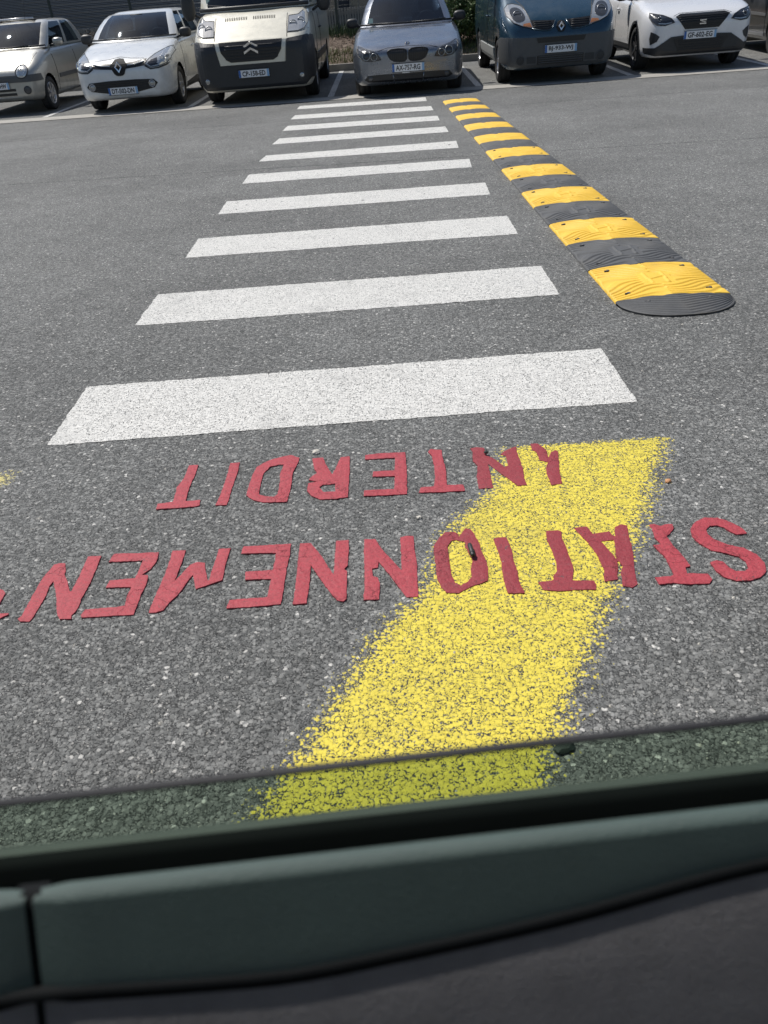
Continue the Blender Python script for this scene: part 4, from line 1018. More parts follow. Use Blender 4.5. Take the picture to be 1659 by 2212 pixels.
        tube('interior_mirror', [(-0.11, y+0.75, z+0.36), (0.11, y+0.75, z+0.36)], 0.024, M['interior'], c.e, 8)
    def mirror(c, s, x, y, z, w_, h_, mat, arm=True):
        bm = bmesh.new(); bmesh.ops.create_icosphere(bm, subdivisions=3, radius=1)
        for v in bm.verts:
            p = v.co; f = lambda q: math.copysign(abs(q)**0.72, q)
            v.co = Vector((f(p.x)*w_/2, f(p.y)*0.075*(1 if p.y < 0 else 0.7), f(p.z)*h_/2))
        mi = from_bm('door_mirror', bm, mat, c.e, loc=(s*x, y, z), smooth=True)
        link('mirror_glass', mesh('mirror_glass', [(-w_*.4, .058, -h_*.38), (w_*.4, .058, -h_*.38), (w_*.4, .058, h_*.38), (-w_*.4, .058, h_*.38)], [(0, 1, 2, 3)]), M['chrome'], mi)
        if arm: tube('mirror_arm', [(-s*w_*0.3, 0.01, -h_*0.25), (-s*(w_*0.5+0.09), 0.03, -h_*0.45)], 0.022, M['plastic_black'], mi, 8)
        return mi
    def wiper(c, pts):
        c_ = tube('wiper', pts, 0.009, M['plastic_black'], c.e, 6)
        return c_
    def seam(c, pts, axis='R', r=0.004):
        out = []
        for i in range(len(pts)-1):
            a, b = Vector(pts[i]), Vector(pts[i+1]); k = max(1, int((b-a).length/0.05))
            out += [a.lerp(b, j/k) for j in range(k)]
        out.append(Vector(pts[-1])); P = []
        for p in out:
            h = c.cast((p.x, p.y), axis)
            if h[0] is not None: P.append(h[0])
        if len(P) > 1: tube('panel_gap', P, r, M['seam'], c.e, 5)
    def handle(c, side, y, z, mat):
        h = c.cast((y, z), 'R' if side > 0 else 'L')
        if h[0] is not None: tube('door_handle', [h[0]+Vector((0, -0.09, 0)), h[0]+Vector((side*0.035, -0.05, 0.006)), h[0]+Vector((side*0.035, 0.06, 0.008)), h[0]+Vector((0, 0.10, 0.004))], 0.013, mat, c.e, 8)
    def both(c, f):
        for s in (-1, 1): f(s)
def mir(poly): return [(-x, z) for x, z in poly][::-1]
def ell(x, z, rx, rz, n=24): return [(x+rx*math.cos(2*math.pi*i/n), z+rz*math.sin(2*math.pi*i/n)) for i in range(n)]
YAW = math.atan(-0.05)

# ---- grey saloon
P_grey = carpaint('paint_grey_metallic', (0.195, 0.212, 0.245), 0.7, 0.22)
c = Car('parked_car', 'grey metallic saloon with two dark oval grilles in front of the crosswalk', 'car', (0.57, 14.39), R(-2), 4.84, 0.915,
        [(0, .655), (.04, .700), (.10, .725), (.22, .757), (.45, .80), (.9, .895), (1.32, .965), (1.6, .985), (3.6, 1.0), (4.3, .99), (4.75, .90), (4.84, .80)],
        [(0, .27), (.05, .215), (.2, .185), (1, .18), (4.2, .2), (4.7, .28), (4.84, .4)], P_grey, nose=0.55, f0=0.70, wheel_r=.325, axles=(.86, 3.74), tread=.235)
kd = [(0.012, .64), (.02, .672), (.06, .69), (.15, .697), (.26, .692), (.315, .678), (.33, .655), (.315, .605), (.28, .555), (.22, .525), (.13, .515), (.05, .518), (.018, .545)]
for pl in (kd, mir(kd)):
    ki = c.panel('kidney_grille', pl, M['grille'], lift=.008, step=.03)
    sx = 1 if pl is kd else -1
    for q in range(9):
        xx = sx*(.05+.03*q); z0 = .53+(.02 if q in (0, 8) else 0)+(0.02 if q > 6 else 0); z1 = .68
        tube('grille_bar', [(xx, c.front_y(xx, z)-.013, z) for z in np.linspace(z0, z1, 5)], .0045, M['plastic_black'], ki, 5)
    pts = [(x, c.front_y(x, z)-.012, z) for x, z in pl]; tube('kidney_frame', pts, .008, M['plastic_black'], c.e, 6, True)
hl = [(.43, .56), (.49, .648), (.56, .690), (.69, .722), (.80, .758), (.825, .70), (.80, .62), (.73, .565), (.60, .545)]
for pl, s in ((hl, 1), (mir(hl), -1)):
    h_ = c.panel('headlight', pl, M['lamp_dark'], lift=.008, step=.03)
    c.outline(pl, h_)
    for (x, z, r) in ((.665, .628, .066), (.545, .607, .055)):
        c.disc('lamp_ring', s*x, z, r, M['lamp_metal'], .012, h_, .010); c.disc('lamp_lens', s*x, z, r*.72, M['lamp_smoke'], .010, h_)
    br = [(.44, .60), (.49, .66), (.56, .70), (.69, .735), (.80, .775), (.81, .755), (.69, .715), (.56, .68), (.49, .64)]
    c.panel('headlight_brow', br if s > 0 else mir(br), M['chrome'] if False else P_grey, lift=.012, step=.03, parent=h_)
lg = [(-.72, .285), (-.67, .345), (-.5, .352), (0, .352), (.5, .352), (.67, .345), (.72, .285), (.66, .252), (.26, .238), (0, .236), (-.26, .238), (-.66, .252)]
lw = c.panel('lower_grille', lg, M['grille'], lift=.007)
for s in (-1, 1):
    tube('grille_strut', [(s*.25, c.front_y(s*.25, .345)-.014, .345), (s*.235, c.front_y(s*.235, .245)-.014, .245)], .009, P_grey, lw, 6)
    c.disc('fog_light', s*.62, .30, .036, M['lamp_dark'], .008)
for z in (.27, .295, .32): tube('grille_bar', [(x, c.front_y(x, z)-.011, z) for x in np.linspace(-.24, .24, 9)], .004, M['plastic_black'], lw, 5)
c.seam([(-.48, .680), (-.33, .712), (0, .722), (.33, .712), (.48, .680)], 'F', .0045)
for s in (-1, 1):
    c.seam([(s*.80, .735), (s*.86, .62), (s*.90, .60)], 'F', .004)
ro = c.disc('roundel', 0, .748, .041, M['plastic_black'], .006)
for q in range(4):
    a0 = q*math.pi/2; V = [(0, 0, 0)]+[(.028*math.cos(a0+t), 0, .028*math.sin(a0+t)) for t in np.linspace(0, math.pi/2, 6)]
    link('roundel_quarter', mesh('roundel_quarter', [(x, -.0135-.0*z, z) for x, y, z in V], [tuple(range(6, -1, -1))]), M['emblem_blue'] if q % 2 else M['plate_white'], ro)
c.plate(0, .43, 'AX-757-RG')
box('plate_advert', -.10, .02, c.front_y(0, .36)-.02, c.front_y(0, .36)-.012, .352, .366, M['plate_white'], c.e)
c.cabin([(1.28, 4.15, .80, .965), (1.34, 4.10, .79, .995), (1.56, 3.95, .75, 1.12), (1.78, 3.8, .70, 1.25), (1.96, 3.68, .645, 1.345), (2.10, 3.6, .60, 1.405), (2.25, 3.5, .55, 1.43)], bowf=.22, crown=.04)
c.inside_fit(1.3, .99, .78)
for s in (-1, 1):
    c.mirror(s, .945, 1.72, 1.03, .21, .15, M['plastic_black'])
    for y in (1.42, 2.55): c.seam([(y, .95), (y+.03, .6), (y, .32)], 'R' if s > 0 else 'L')
    c.handle(s, 2.35, .80, P_grey)
c.wiper([(-.62, 1.36, 1.012), (-.2, 1.27, 1.005), (.18, 1.25, 1.0)]); c.wiper([(.1, 1.25, 1.005), (.5, 1.30, 1.01), (.68, 1.37, 1.02)])
box('windscreen_sticker', -.65, -.57, 1.44, 1.446, 1.02, 1.09, M['sticker'], c.e)
c.panel('bumper_crease', [(-.86, .515), (-.3, .492), (.3, .492), (.86, .515), (.86, .503), (.3, .478), (-.3, .478), (-.86, .503)], P_grey, lift=.01, thick=.03)

# ---- white hatchback (left)
P_white = carpaint('paint_white_pearl', (0.66, 0.68, 0.69), 0.0, 0.25, .03)
c = Car('parked_car', 'white hatchback with a large diamond emblem, sun glinting off its windscreen', 'car', (-4.40, 15.45), R(-1), 4.06, 0.865,
        [(0, .66), (.05, .745), (.12, .79), (.25, .84), (.5, .905), (.85, .985), (1.12, 1.045), (1.4, 1.06), (3.2, 1.08), (3.75, 1.06), (4.0, .95), (4.06, .8)],
        [(0, .31), (.05, .24), (.2, .2), (1, .19), (3.6, .2), (4.06, .4)], P_white, nose=.55, f0=.66, wheel_r=.31, axles=(.86, 3.45), tread=.205, dark_alloy=False)
sh = [(0, .825), (.075, .815), (.14, .745), (.135, .70), (.085, .60), (.05, .575), (0, .57), (-.05, .575), (-.085, .60), (-.135, .70), (-.14, .745), (-.075, .815)]
bd = [(.10, .755), (.30, .77), (.48, .80), (.50, .745), (.44, .70), (.30, .685), (.10, .67)]
for pl in (bd, mir(bd)):
    g_ = c.panel('upper_grille', pl, M['grille'], lift=.006); s = 1 if pl is bd else -1
    tube('chrome_bar', [(s*x, c.front_y(s*x, z)-.012, z) for x, z in ((.15, .722), (.30, .735), (.45, .762))], .0075, M['chrome'], g_, 6)
sp = c.panel('emblem_shield', sh, M['hole'], lift=.016, thick=.03)
y_ = c.front_y(0, .70)-.034
def diamond(parent, x, y, z, w_, h_, t, mat, name='diamond_emblem'):
    o_ = [(0, h_), (w_, 0), (0, -h_), (-w_, 0)]; i_ = [(0, h_-t*1.7), (w_-t, 0), (0, -h_+t*1.7), (-w_+t, 0)]
    V = [(a, -.006, b) for a, b in o_]+[(a*.86, -.014, b*.9) for a, b in o_]+[(a, -.008, b) for a, b in i_]
    V += [(a, .012, b) for a, b in o_]
    Fc = []
    for k in range(4):
        n_ = (k+1) % 4; Fc += [(k, n_, 4+n_, 4+k), (4+k, 4+n_, 8+n_, 8+k), (12+k, 12+n_, n_, k)]
    link(name, mesh(name, V, Fc), mat, parent, loc=(x, y, z))
diamond(c.e, 0, y_, .70, .066, .092, .026, M['chrome'])
hl = [(.46, .725), (.50, .775), (.60, .85), (.76, .925), (.815, .93), (.845, .86), (.84, .76), (.80, .705), (.68, .675), (.55, .668)]
for pl, s in ((hl, 1), (mir(hl), -1)):
    h_ = c.panel('headlight', pl, M['lamp_lens'], lift=.007, step=.03)
    c.outline(pl, h_)
    il = [(.50, .725), (.56, .775), (.66, .80), (.68, .70), (.56, .685)]
    c.panel('lamp_bowl', il if s > 0 else mir(il), M['lamp_smoke'], lift=.011, parent=h_)
    c.disc('lamp_ring', s*.745, .77, .055, M['chrome'], .016, h_, .012)
    lo_ = [(.46, .715), (.55, .655), (.68, .662), (.80, .695), (.84, .745), (.85, .72), (.80, .67), (.68, .64), (.55, .635), (.45, .69)]
    c.panel('headlight_trim', lo_ if s > 0 else mir(lo_), M['plastic_black'], lift=.009, parent=h_)
lg = [(-.63, .43), (-.57, .49), (-.25, .505), (.25, .505), (.57, .49), (.63, .43), (.56, .36), (.28, .315), (-.28, .315), (-.56, .36)]
lw = c.panel('lower_grille', lg, M['grille'], lift=.007)
for z in (.36, .40, .44, .475): tube('grille_bar', [(x, c.front_y(x, z)-.012, z) for x in np.linspace(-.46, .46, 13)], .006, M['plastic_black'], lw, 5)
for s in (-1, 1): c.disc('fog_light', s*.53, .427, .040, M['lamp_metal'], .010); c.disc('fog_ring', s*.53, .427, .055, M['chrome'], .012, None, .008)
c.plate(0, .345, 'DT-502-DN')
c.cabin([(1.10, 3.75, .79, 1.045), (1.15, 3.72, .785, 1.075), (1.305, 3.66, .75, 1.18), (1.49, 3.6, .70, 1.29), (1.70, 3.52, .645, 1.385), (1.88, 3.46, .605, 1.435), (2.12, 3.38, .56, 1.458)], bowf=.24, crown=.035)
c.inside_fit(1.1, 1.05, .76)
for s in (-1, 1):
    c.mirror(s, .93, 1.52, 1.10, .22, .16, M['plastic_black'])
    for y in (1.30, 2.45): c.seam([(y, 1.0), (y+.02, .6), (y-.02, .34)], 'R' if s > 0 else 'L')
    c.handle(s, 2.25, .86, P_white)
    sk = [(1.35, .24), (2.85, .24), (2.85, .31), (2.2, .36), (1.35, .31)]
    c.panel('sill_trim', sk, M['plastic_black'], 'R' if s > 0 else 'L', lift=.006)
c.wiper([(-.5, 1.17, 1.085), (0, 1.07, 1.068), (.2, 1.06, 1.065)]); c.wiper([(.05, 1.06, 1.075), (.4, 1.12, 1.082), (.6, 1.18, 1.09)])
c.seam([(-.44, .80), (-.2, .815), (0, .84), (.2, .815), (.44, .80)], 'F', .0045)

# ---- cream van
P_cream = carpaint('paint_cream', (0.65, 0.62, 0.52), 0.12, 0.34, .03)
c = Car('parked_van', 'cream delivery van with black bumper and double-chevron grille', 'van', (-2.02, 15.08), R(-1), 5.2, 1.01,
        [(0, .84), (.05, .94), (.12, .99), (.22, 1.06), (.42, 1.19), (.66, 1.31), (.82, 1.36), (1.1, 1.39), (4.9, 1.42), (5.2, 1.40)],
        [(0, .30), (.06, .23), (.25, .2), (1, .22), (4.8, .26), (5.2, .4)], P_cream, nose=.42, f0=.76, wheel_r=.34, axles=(.96, 4.0), tread=.225, tail=.1)
bp = [(-.99, .98), (-.61, .94), (-.56, .615), (.56, .615), (.61, .94), (.99, .98), (1.0, .86), (.99, .5), (.96, .34), (.86, .25), (-.86, .25), (-.96, .34), (-.99, .5), (-1.0, .86)]
bu_ = c.panel('bumper', bp, M['plastic_black'], lift=.02, thick=.05, step=.05)
for s in (-1, 1):
    wb = [(.05, .34), (.62, .34), (.62, .80), (.50, .95), (.05, .97)]
    c.panel('bumper_corner', wb, M['plastic_black'], 'R' if s > 0 else 'L', lift=.02, thick=.05, step=.05)
fr = [(-.60, .935), (.60, .935), (.545, .615), (-.545, .615)]
fm = c.panel('grille_frame', fr, P_cream, lift=.026, thick=.04)
gr = [(-.535, .945), (.535, .945), (.51, .80), (.43, .69), (.36, .652), (-.36, .652), (-.43, .69), (-.51, .80)]
gp = c.panel('grille', gr, M['grille'], lift=.032, thick=.02)
for z in (.70, .745, .79, .84, .885): tube('grille_bar', [(x, c.front_y(x, z)-.034, z) for x in np.linspace(-.44, .44, 11)], .007, M['plastic_black'], gp, 5)
def chevron(zt, parent):
    yy = min(c.front_y(0, zt-.04), c.front_y(.1, zt-.04))-.05
    for s in (-1, 1):
        V = []
        for (x, z) in ((0, zt), (s*.118, zt-.068), (s*.118, zt-.105), (0, zt-.040)): V.append((x, yy, z))
        V += [(x, yy+.018, z) for x, _, z in V]
        V[0] = (0, yy-.012, zt-.008)
        link('chevron_arm', mesh('chevron_arm', V, [(0, 1, 2, 3), (0, 4, 5, 1), (1, 5, 6, 2), (2, 6, 7, 3), (4, 7, 6, 5)]), M['chrome'], parent)
chevron(.945, gp); chevron(.862, gp)
hl = [(.625, 1.03), (.64, 1.245), (.80, 1.255), (.90, 1.325), (.955, 1.25), (.955, 1.13), (.90, 1.06), (.80, 1.03)]
for pl, s in ((hl, 1), (mir(hl), -1)):
    h_ = c.panel('headlight', pl, M['lamp_lens'], lift=.008, step=.04)
    c.outline(pl, h_)
    c.disc('lamp_ring', s*.72, 1.13, .065, M['lamp_metal'], .012, h_, .010); c.disc('lamp_ring', s*.85, 1.17, .06, M['lamp_metal'], .012, h_, .010)
    c.disc('fog_light', s*.81, .395, .040, M['lamp_metal'], .024)
    c.seam([(s*.615, .96), (s*.61, 1.12), (s*.615, 1.27), (s*.63, 1.36)], 'F', .006)
    c.seam([(s*.62, 1.015), (s*.80, 1.015), (s*.97, 1.05)], 'F', .005)
c.plate(0, .475, 'CP-158-ED', y=c.front_y(.26, .475)-.045)
for x0 in (-.44, .04):
    pn = box('vent_plate', x0-.02, x0+.40, .50, .506, 0, .001, P_cream, c.e)
    for q in range(13):
        x = x0+.03*q
        hs = [c.cast((x, y), 'T')[0] for y in (.50, .57)]
        tube('vent_slot', [hs[0]+Vector((0, 0, .002)), hs[1]+Vector((0, 0, .002))], .007, M['hole'], c.e, 5)
    bpy.data.objects.remove(pn)
c.cabin([(.76, 5.15, .95, 1.36), (.80, 5.15, .945, 1.40), (1.0, 5.16, .925, 1.65), (1.18, 5.17, .90, 1.88), (1.34, 5.18, .87, 2.08), (1.50, 5.18, .83, 2.22), (1.75, 5.16, .78, 2.33)], seal=.035, bowf=.26, bowr=.02, crown=.06, bpillar=(3,), sidewin=(1, 3), rear=False)
c.inside_fit(.85, 1.40, .9, .9)
for s in (-1, 1):
    c.mirror(s, 1.20, 1.28, 1.46, .24, .40, M['plastic_black'])
    for y in (1.35, 2.35): c.seam([(y, 1.34), (y, .8), (y, .36)], 'R' if s > 0 else 'L', .006)
    c.handle(s, 2.2, 1.0, M['plastic_black'])
    c.panel('side_rub_strip', [(1.45, .52), (3.5, .52), (3.5, .64), (1.45, .64)], M['plastic_black'], 'R' if s > 0 else 'L', lift=.012, thick=.03)
c.wiper([(-.80, .99, 1.47), (-.4, .88, 1.42), (-.02, .80, 1.395)]); c.wiper([(-.30, .84, 1.405), (.2, .82, 1.43), (.60, .92, 1.46)])
box('windscreen_sticker', -.83, -.77, 1.085, 1.091, 1.50, 1.58, M['sticker'], c.e)

# ---- dark blue van
P_blue = carpaint('paint_dark_blue', (0.010, 0.046, 0.078), 0.30, 0.24, .06)
c = Car('parked_van', 'dark blue passenger van with large headlights and grey bumper', 'van', (3.08, 14.65), R(-1), 4.78, 0.94,
        [(0, .70), (.05, .82), (.10, .89), (.18, .96), (.34, 1.05), (.56, 1.15), (.80, 1.255), (.98, 1.33), (1.3, 1.36), (4.5, 1.38), (4.78, 1.36)],
        [(0, .30), (.06, .235), (.25, .21), (1, .22), (4.4, .25), (4.78, .4)], P_blue, nose=.52, f0=.70, wheel_r=.325, axles=(.86, 3.96), tread=.215, tail=.15)
bp = [(-.93, .695), (-.40, .675), (.40, .675), (.93, .695), (.935, .55), (.91, .40), (.84, .29), (.6, .245), (-.6, .245), (-.84, .29), (-.91, .40), (-.935, .55)]
c.panel('bumper', bp, M['plastic_grey'], lift=.02, thick=.05, step=.05)
for s in (-1, 1):
    c.panel('bumper_corner', [(.10, .30), (.50, .33), (.50, .62), (.40, .69), (.10, .695)], M['plastic_grey'], 'R' if s > 0 else 'L', lift=.018, thick=.05, step=.05)
    c.panel('side_skirt', [(1.32, .30), (3.50, .30), (3.50, .50), (1.32, .50)], simple('skirt_silver', (.36, .37, .36), .5, .2), 'R' if s > 0 else 'L', lift=.018, thick=.04, step=.06)
    c.seam([(2.35, 1.3), (2.35, .9), (2.35, .26)], 'R' if s > 0 else 'L', .006); c.seam([(1.30, 1.3), (1.28, .9), (1.30, .52)], 'R' if s > 0 else 'L', .005)
    c.handle(s, 2.2, .95, P_blue)
sl_ = c.panel('bumper_slot', [(-.40, .668), (.40, .668), (.37, .598), (-.37, .598)], M['grille'], lift=.025)
lw = c.panel('lower_grille', [(-.38, .42), (.38, .42), (.38, .295), (-.38, .295)], M['grille'], lift=.025)
for z in (.315, .345, .375, .405): tube('grille_bar', [(x, c.front_y(x, z)-.03, z) for x in np.linspace(-.36, .36, 9)], .007, M['plastic_grey'], lw, 5)
for s in (-1, 1):
    c.disc('fog_recess', s*.655, .365, .068, M['plastic_black'], .026); c.disc('fog_ring', s*.655, .365, .072, M['plastic_grey'], .030, None, .01)
    v_ = c.panel('bumper_vent', [(s*.40, .41), (s*.55, .41), (s*.55, .315), (s*.40, .315)] if s > 0 else [(s*.55, .41), (s*.40, .41), (s*.40, .315), (s*.55, .315)], M['plastic_black'], lift=.024)
gu = [(.085, .895), (.49, .915), (.475, .80), (.30, .765), (.18, .76), (.13, .81)]
for pl in (gu, mir(gu)):
    g_ = c.panel('upper_grille', pl, M['grille'], lift=.007); s = 1 if pl is gu else -1
    for z in (.80, .83, .86, .885): tube('grille_bar', [(s*x, c.front_y(s*x, z)-.011, z) for x in np.linspace(.16, .45, 6)], .006, M['plastic_black'], g_, 5)
    tube('grille_edge', [(s*x, c.front_y(s*x, z)-.012, z) for x, z in ((.085, .895), (.13, .81), (.18, .765), (.30, .768), (.475, .802))], .006, P_blue, g_, 6)
hx = [(0, .89), (.05, .875), (.078, .81), (.05, .745), (0, .73), (-.05, .745), (-.078, .81), (-.05, .875)]
c.panel('emblem_plate', hx, M['hole'], lift=.014, thick=.03)
diamond(c.e, 0, c.front_y(0, .81)-.032, .81, .05, .068, .022, M['chrome'])
hl = [(.445, .80), (.50, .95), (.545, 1.05), (.61, 1.12), (.72, 1.15), (.80, 1.145), (.865, 1.09), (.85, .99), (.75, .895), (.61, .84)]
for pl, s in ((hl, 1), (mir(hl), -1)):
    h_ = c.panel('headlight', pl, M['lamp_lens'], lift=.008, step=.035)
    c.outline(pl, h_)
    il = [(.55, .93), (.585, 1.04), (.66, 1.10), (.76, 1.10), (.80, 1.04), (.77, .95), (.68, .89)]
    c.panel('lamp_bowl', il if s > 0 else mir(il), M['lamp_dark'], lift=.013, parent=h_, smooth_poly=True)
    c.disc('lamp_ring', s*.68, 1.0, .075, M['lamp_metal'], .02, h_, .012)
    am = [(.465, .82), (.495, .885), (.60, .875), (.61, .85)]
    c.panel('indicator', am if s > 0 else mir(am), M['indicator'], lift=.013, parent=h_)
    c.seam([(s*.49, .925), (s*.56, 1.10), (s*.66, 1.20), (s*.72, 1.33)], 'F', .006)
c.plate(0, .505, 'BJ-933-WJ', y=c.front_y(.26, .505)-.04)
c.cabin([(.92, 4.7, .87, 1.33), (.98, 4.7, .865, 1.37), (1.18, 4.71, .835, 1.52), (1.38, 4.72, .80, 1.66), (1.56, 4.72, .77, 1.78), (1.72, 4.72, .73, 1.86), (1.95, 4.70, .68, 1.92)], seal=.02, bowf=.28, bowr=.02, crown=.045, bpillar=(4, 9), sidewin=(1, 14))
c.inside_fit(1.0, 1.36, .82)
for s in (-1, 1): c.mirror(s, 1.07, 1.35, 1.35, .22, .26, M['plastic_black'])
c.wiper([(-.6, 1.03, 1.40), (0, .93, 1.385), (.25, .93, 1.385)]); c.wiper([(0, .93, 1.39), (.4, .98, 1.40), (.6, 1.03, 1.42)])

# ---- white crossover (right)
P_white2 = carpaint('paint_white_solid', (0.72, 0.725, 0.74), 0.0, 0.25, .03)
c = Car('parked_car', 'white crossover with smoked headlights and honeycomb grille at the right', 'car', (5.42, 14.82), R(-3), 4.14, 0.89,
        [(0, .72), (.04, .785), (.10, .825), (.25, .885), (.5, .945), (.9, 1.015), (1.15, 1.045), (1.5, 1.06), (3.3, 1.09), (3.9, 1.05), (4.14, .9)],
        [(0, .30), (.06, .23), (.25, .21), (1, .21), (3.7, .24), (4.14, .42)], P_white2, nose=.52, f0=.68, wheel_r=.33, axles=(.84, 3.41), tread=.215, dark_alloy=True)
gr = [(-.42, .785), (-.35, .815), (.35, .815), (.42, .785), (.27, .61), (-.27, .61)]
gp = c.panel('grille', gr, M['grille'], lift=.008)
for z in (.64, .67, .70, .73, .76, .785):
    hwz = .27+(z-.61)/.175*.13
    tube('grille_bar', [(x, c.front_y(x, z)-.012+.003*(i % 2), z+.008*(i % 2)) for i, x in enumerate(np.linspace(-hwz, hwz, 17))], .0045, M['plastic_black'], gp, 5)
tube('grille_edge', [(x, c.front_y(x, z)-.012, z) for x, z in ((-.43, .79), (-.35, .822), (.35, .822), (.43, .79))], .006, M['alloy_dark'], gp, 6)
ye = c.front_y(0, .70)-.02
for (z, sk) in ((.727, 1), (.703, 0), (.678, -1)):
    V = [(-.05, 0, z+.006), (.052, 0, z+.006), (.05, 0, z-.010), (-.052, 0, z-.010)]
    if sk == 0: V = [(-.052, 0, z+.012), (-.02, 0, z+.012), (.052, 0, z-.010), (.02, 0, z-.012)]
    V = [(x, ye-.006, q) for x, _, q in V]; V += [(x, ye+.01, q) for x, _, q in V]
    link('emblem_bar', mesh('emblem_bar', V, [(3, 2, 1, 0), (0, 1, 5, 4), (1, 2, 6, 5), (2, 3, 7, 6), (3, 0, 4, 7)]), M['chrome'], c.e)
hl = [(.45, .72), (.50, .775), (.62, .825), (.80, .86), (.815, .80), (.78, .735), (.72, .69), (.60, .682)]
for pl, s in ((hl, 1), (mir(hl), -1)):
    h_ = c.panel('headlight', pl, M['lamp_smoke'], lift=.008, step=.035)
    c.outline(pl, h_)
    dr = [(.50, .71), (.60, .70), (.70, .71), (.70, .722), (.60, .714), (.50, .724)]
    c.panel('running_light', dr if s > 0 else mir(dr), M['lamp_lens'], lift=.012, parent=h_)
    c.disc('lamp_ring', s*.68, .775, .035, M['lamp_metal'], .014, h_, .008)
    vt = [(.72, .57), (.79, .60), (.80, .50), (.785, .41), (.70, .46), (.665, .53)]
    c.panel('side_vent', vt if s > 0 else mir(vt), M['plastic_black'], lift=.006)
lo_ = [(-.88, .37), (-.72, .37), (-.48, .515), (-.28, .525), (.28, .525), (.48, .515), (.72, .37), (.88, .37), (.87, .29), (.70, .25), (-.70, .25), (-.87, .29)]
c.panel('lower_bumper', lo_, M['plastic_black'], lift=.012, thick=.04)
li = c.panel('lower_grille', [(-.44, .485), (.44, .485), (.34, .29), (-.34, .29)], M['grille'], lift=.018)
for z in (.32, .355, .39, .425, .455): tube('grille_bar', [(x, c.front_y(x, z)-.024+.004*(i % 2), z+.010*(i % 2)) for i, x in enumerate(np.linspace(-.35, .35, 15))], .005, M['plastic_black'], li, 5)
c.plate(-.02, .525, 'GF-602-EG', y=c.front_y(.24, .525)-.022)
for s in (-1, 1):
    for ya in (.84, 3.41):
        rr = .415; arc = [(ya+rr*math.cos(a), .33+rr*math.sin(a)) for a in np.linspace(-.1, math.pi+.1, 17)]+[(ya+(rr-.045)*math.cos(a), .33+(rr-.045)*math.sin(a)) for a in np.linspace(math.pi+.1, -.1, 17)]
        c.panel('arch_trim', arc, M['plastic_black'], 'R' if s > 0 else 'L', lift=.008, thick=.02)
    c.panel('sill_trim', [(1.26, .27), (2.98, .27), (2.98, .38), (1.26, .38)], M['plastic_black'], 'R' if s > 0 else 'L', lift=.008)
    for y in (1.32, 2.42): c.seam([(y, 1.0), (y+.02, .7), (y, .39)], 'R' if s > 0 else 'L')
    c.handle(s, 2.25, .88, P_white2); c.handle(s, 3.05, .90, P_white2)
c.cabin([(1.10, 3.85, .80, 1.05), (1.17, 3.83, .795, 1.08), (1.38, 3.78, .76, 1.21), (1.58, 3.7, .715, 1.33), (1.76, 3.6, .67, 1.43), (1.92, 3.5, .63, 1.49), (2.1, 3.42, .585, 1.52)], bowf=.24, crown=.035)
c.inside_fit(1.12, 1.06, .76)
for s in (-1, 1): c.mirror(s, 1.0, 1.55, 1.10, .21, .16, M['plastic_black'])
c.seam([(-.46, .80), (-.36, .835), (.36, .835), (.46, .80)], 'F', .0045)

# ---- silver hatchback at the left edge
P_silver = carpaint('paint_silver_beige', (0.40, 0.395, 0.365), 0.45, 0.30, .05)
c = Car('parked_car', 'small silver hatchback with round headlights cut off by the left edge', 'car', (-7.07, 16.55), R(-2), 3.43, 0.815,
        [(0, .62), (.05, .70), (.12, .76), (.25, .83), (.45, .92), (.65, .99), (.80, 1.03), (1.1, 1.05), (3.0, 1.06), (3.35, 1.0), (3.43, .85)],
        [(0, .30), (.05, .24), (.2, .21), (1, .2), (3.1, .22), (3.43, .4)], P_silver, nose=.42, f0=.72, wheel_r=.285, axles=(.60, 2.95), tread=.175)
c.panel('bumper', [(-.80, .645), (0, .655), (.80, .645), (.81, .53), (0, .535), (-.81, .53)], M['plastic_grey'], lift=.016, thick=.04)
for s in (-1, 1):
    c.panel('bumper_corner', [(.06, .53), (.26, .53), (.26, .645), (.06, .645)], M['plastic_grey'], 'R' if s > 0 else 'L', lift=.014, thick=.04)
    h_ = c.panel('headlight', ell(s*.535, .70, .108, .10), M['lamp_lens'], lift=.014, dome=.02)
    tube('headlight_rim', [(x, c.front_y(x, z)-.015, z) for x, z in ell(s*.535, .70, .113, .105)], .010, M['plastic_black'], h_, 6, True)
    c.disc('lamp_ring', s*.535, .70, .06, M['chrome'], .036, h_, .01)
    c.disc('fog_light', s*.585, .40, .062, M['lamp_dark'], .010); c.disc('fog_ring', s*.585, .40, .068, M['plastic_black'], .012, None, .01)
    c.seam([(s*.66, .80), (s*.67, .90), (s*.70, 1.02)], 'F', .005)
    c.panel('side_rub_strip', [(1.15, .50), (2.45, .50), (2.45, .57), (1.15, .57)], M['plastic_grey'], 'R' if s > 0 else 'L', lift=.012, thick=.03)
    for y in (1.02, 2.2): c.seam([(y, 1.02), (y+.05, .6), (y, .28)], 'R' if s > 0 else 'L', .005)
for z in (.345, .415): c.panel('air_slot', [(-.36, z+.022), (.36, z+.022), (.36, z-.022), (-.36, z-.022)], M['grille'], lift=.006)
c.plate(0, .49, '2-HW', right=True)
c.cabin([(.76, 3.2, .75, 1.03), (.82, 3.18, .745, 1.06), (1.00, 3.1, .72, 1.18), (1.18, 3.02, .69, 1.29), (1.35, 2.95, .655, 1.38), (1.50, 2.9, .62, 1.43), (1.66, 2.84, .57, 1.455)], bowf=.18, crown=.03, bpillar=(7,), sidewin=(1, 13))
c.inside_fit(.8, 1.04, .72)
box('sunroof', -.40, .36, 1.75, 2.5, 1.478, 1.496, M['plastic_black'], c.e, .006)
tube('sunroof_deflector', [(-.38, 1.72, 1.505), (0, 1.69, 1.51), (.36, 1.72, 1.505)], .02, M['alloy'], c.e, 8)
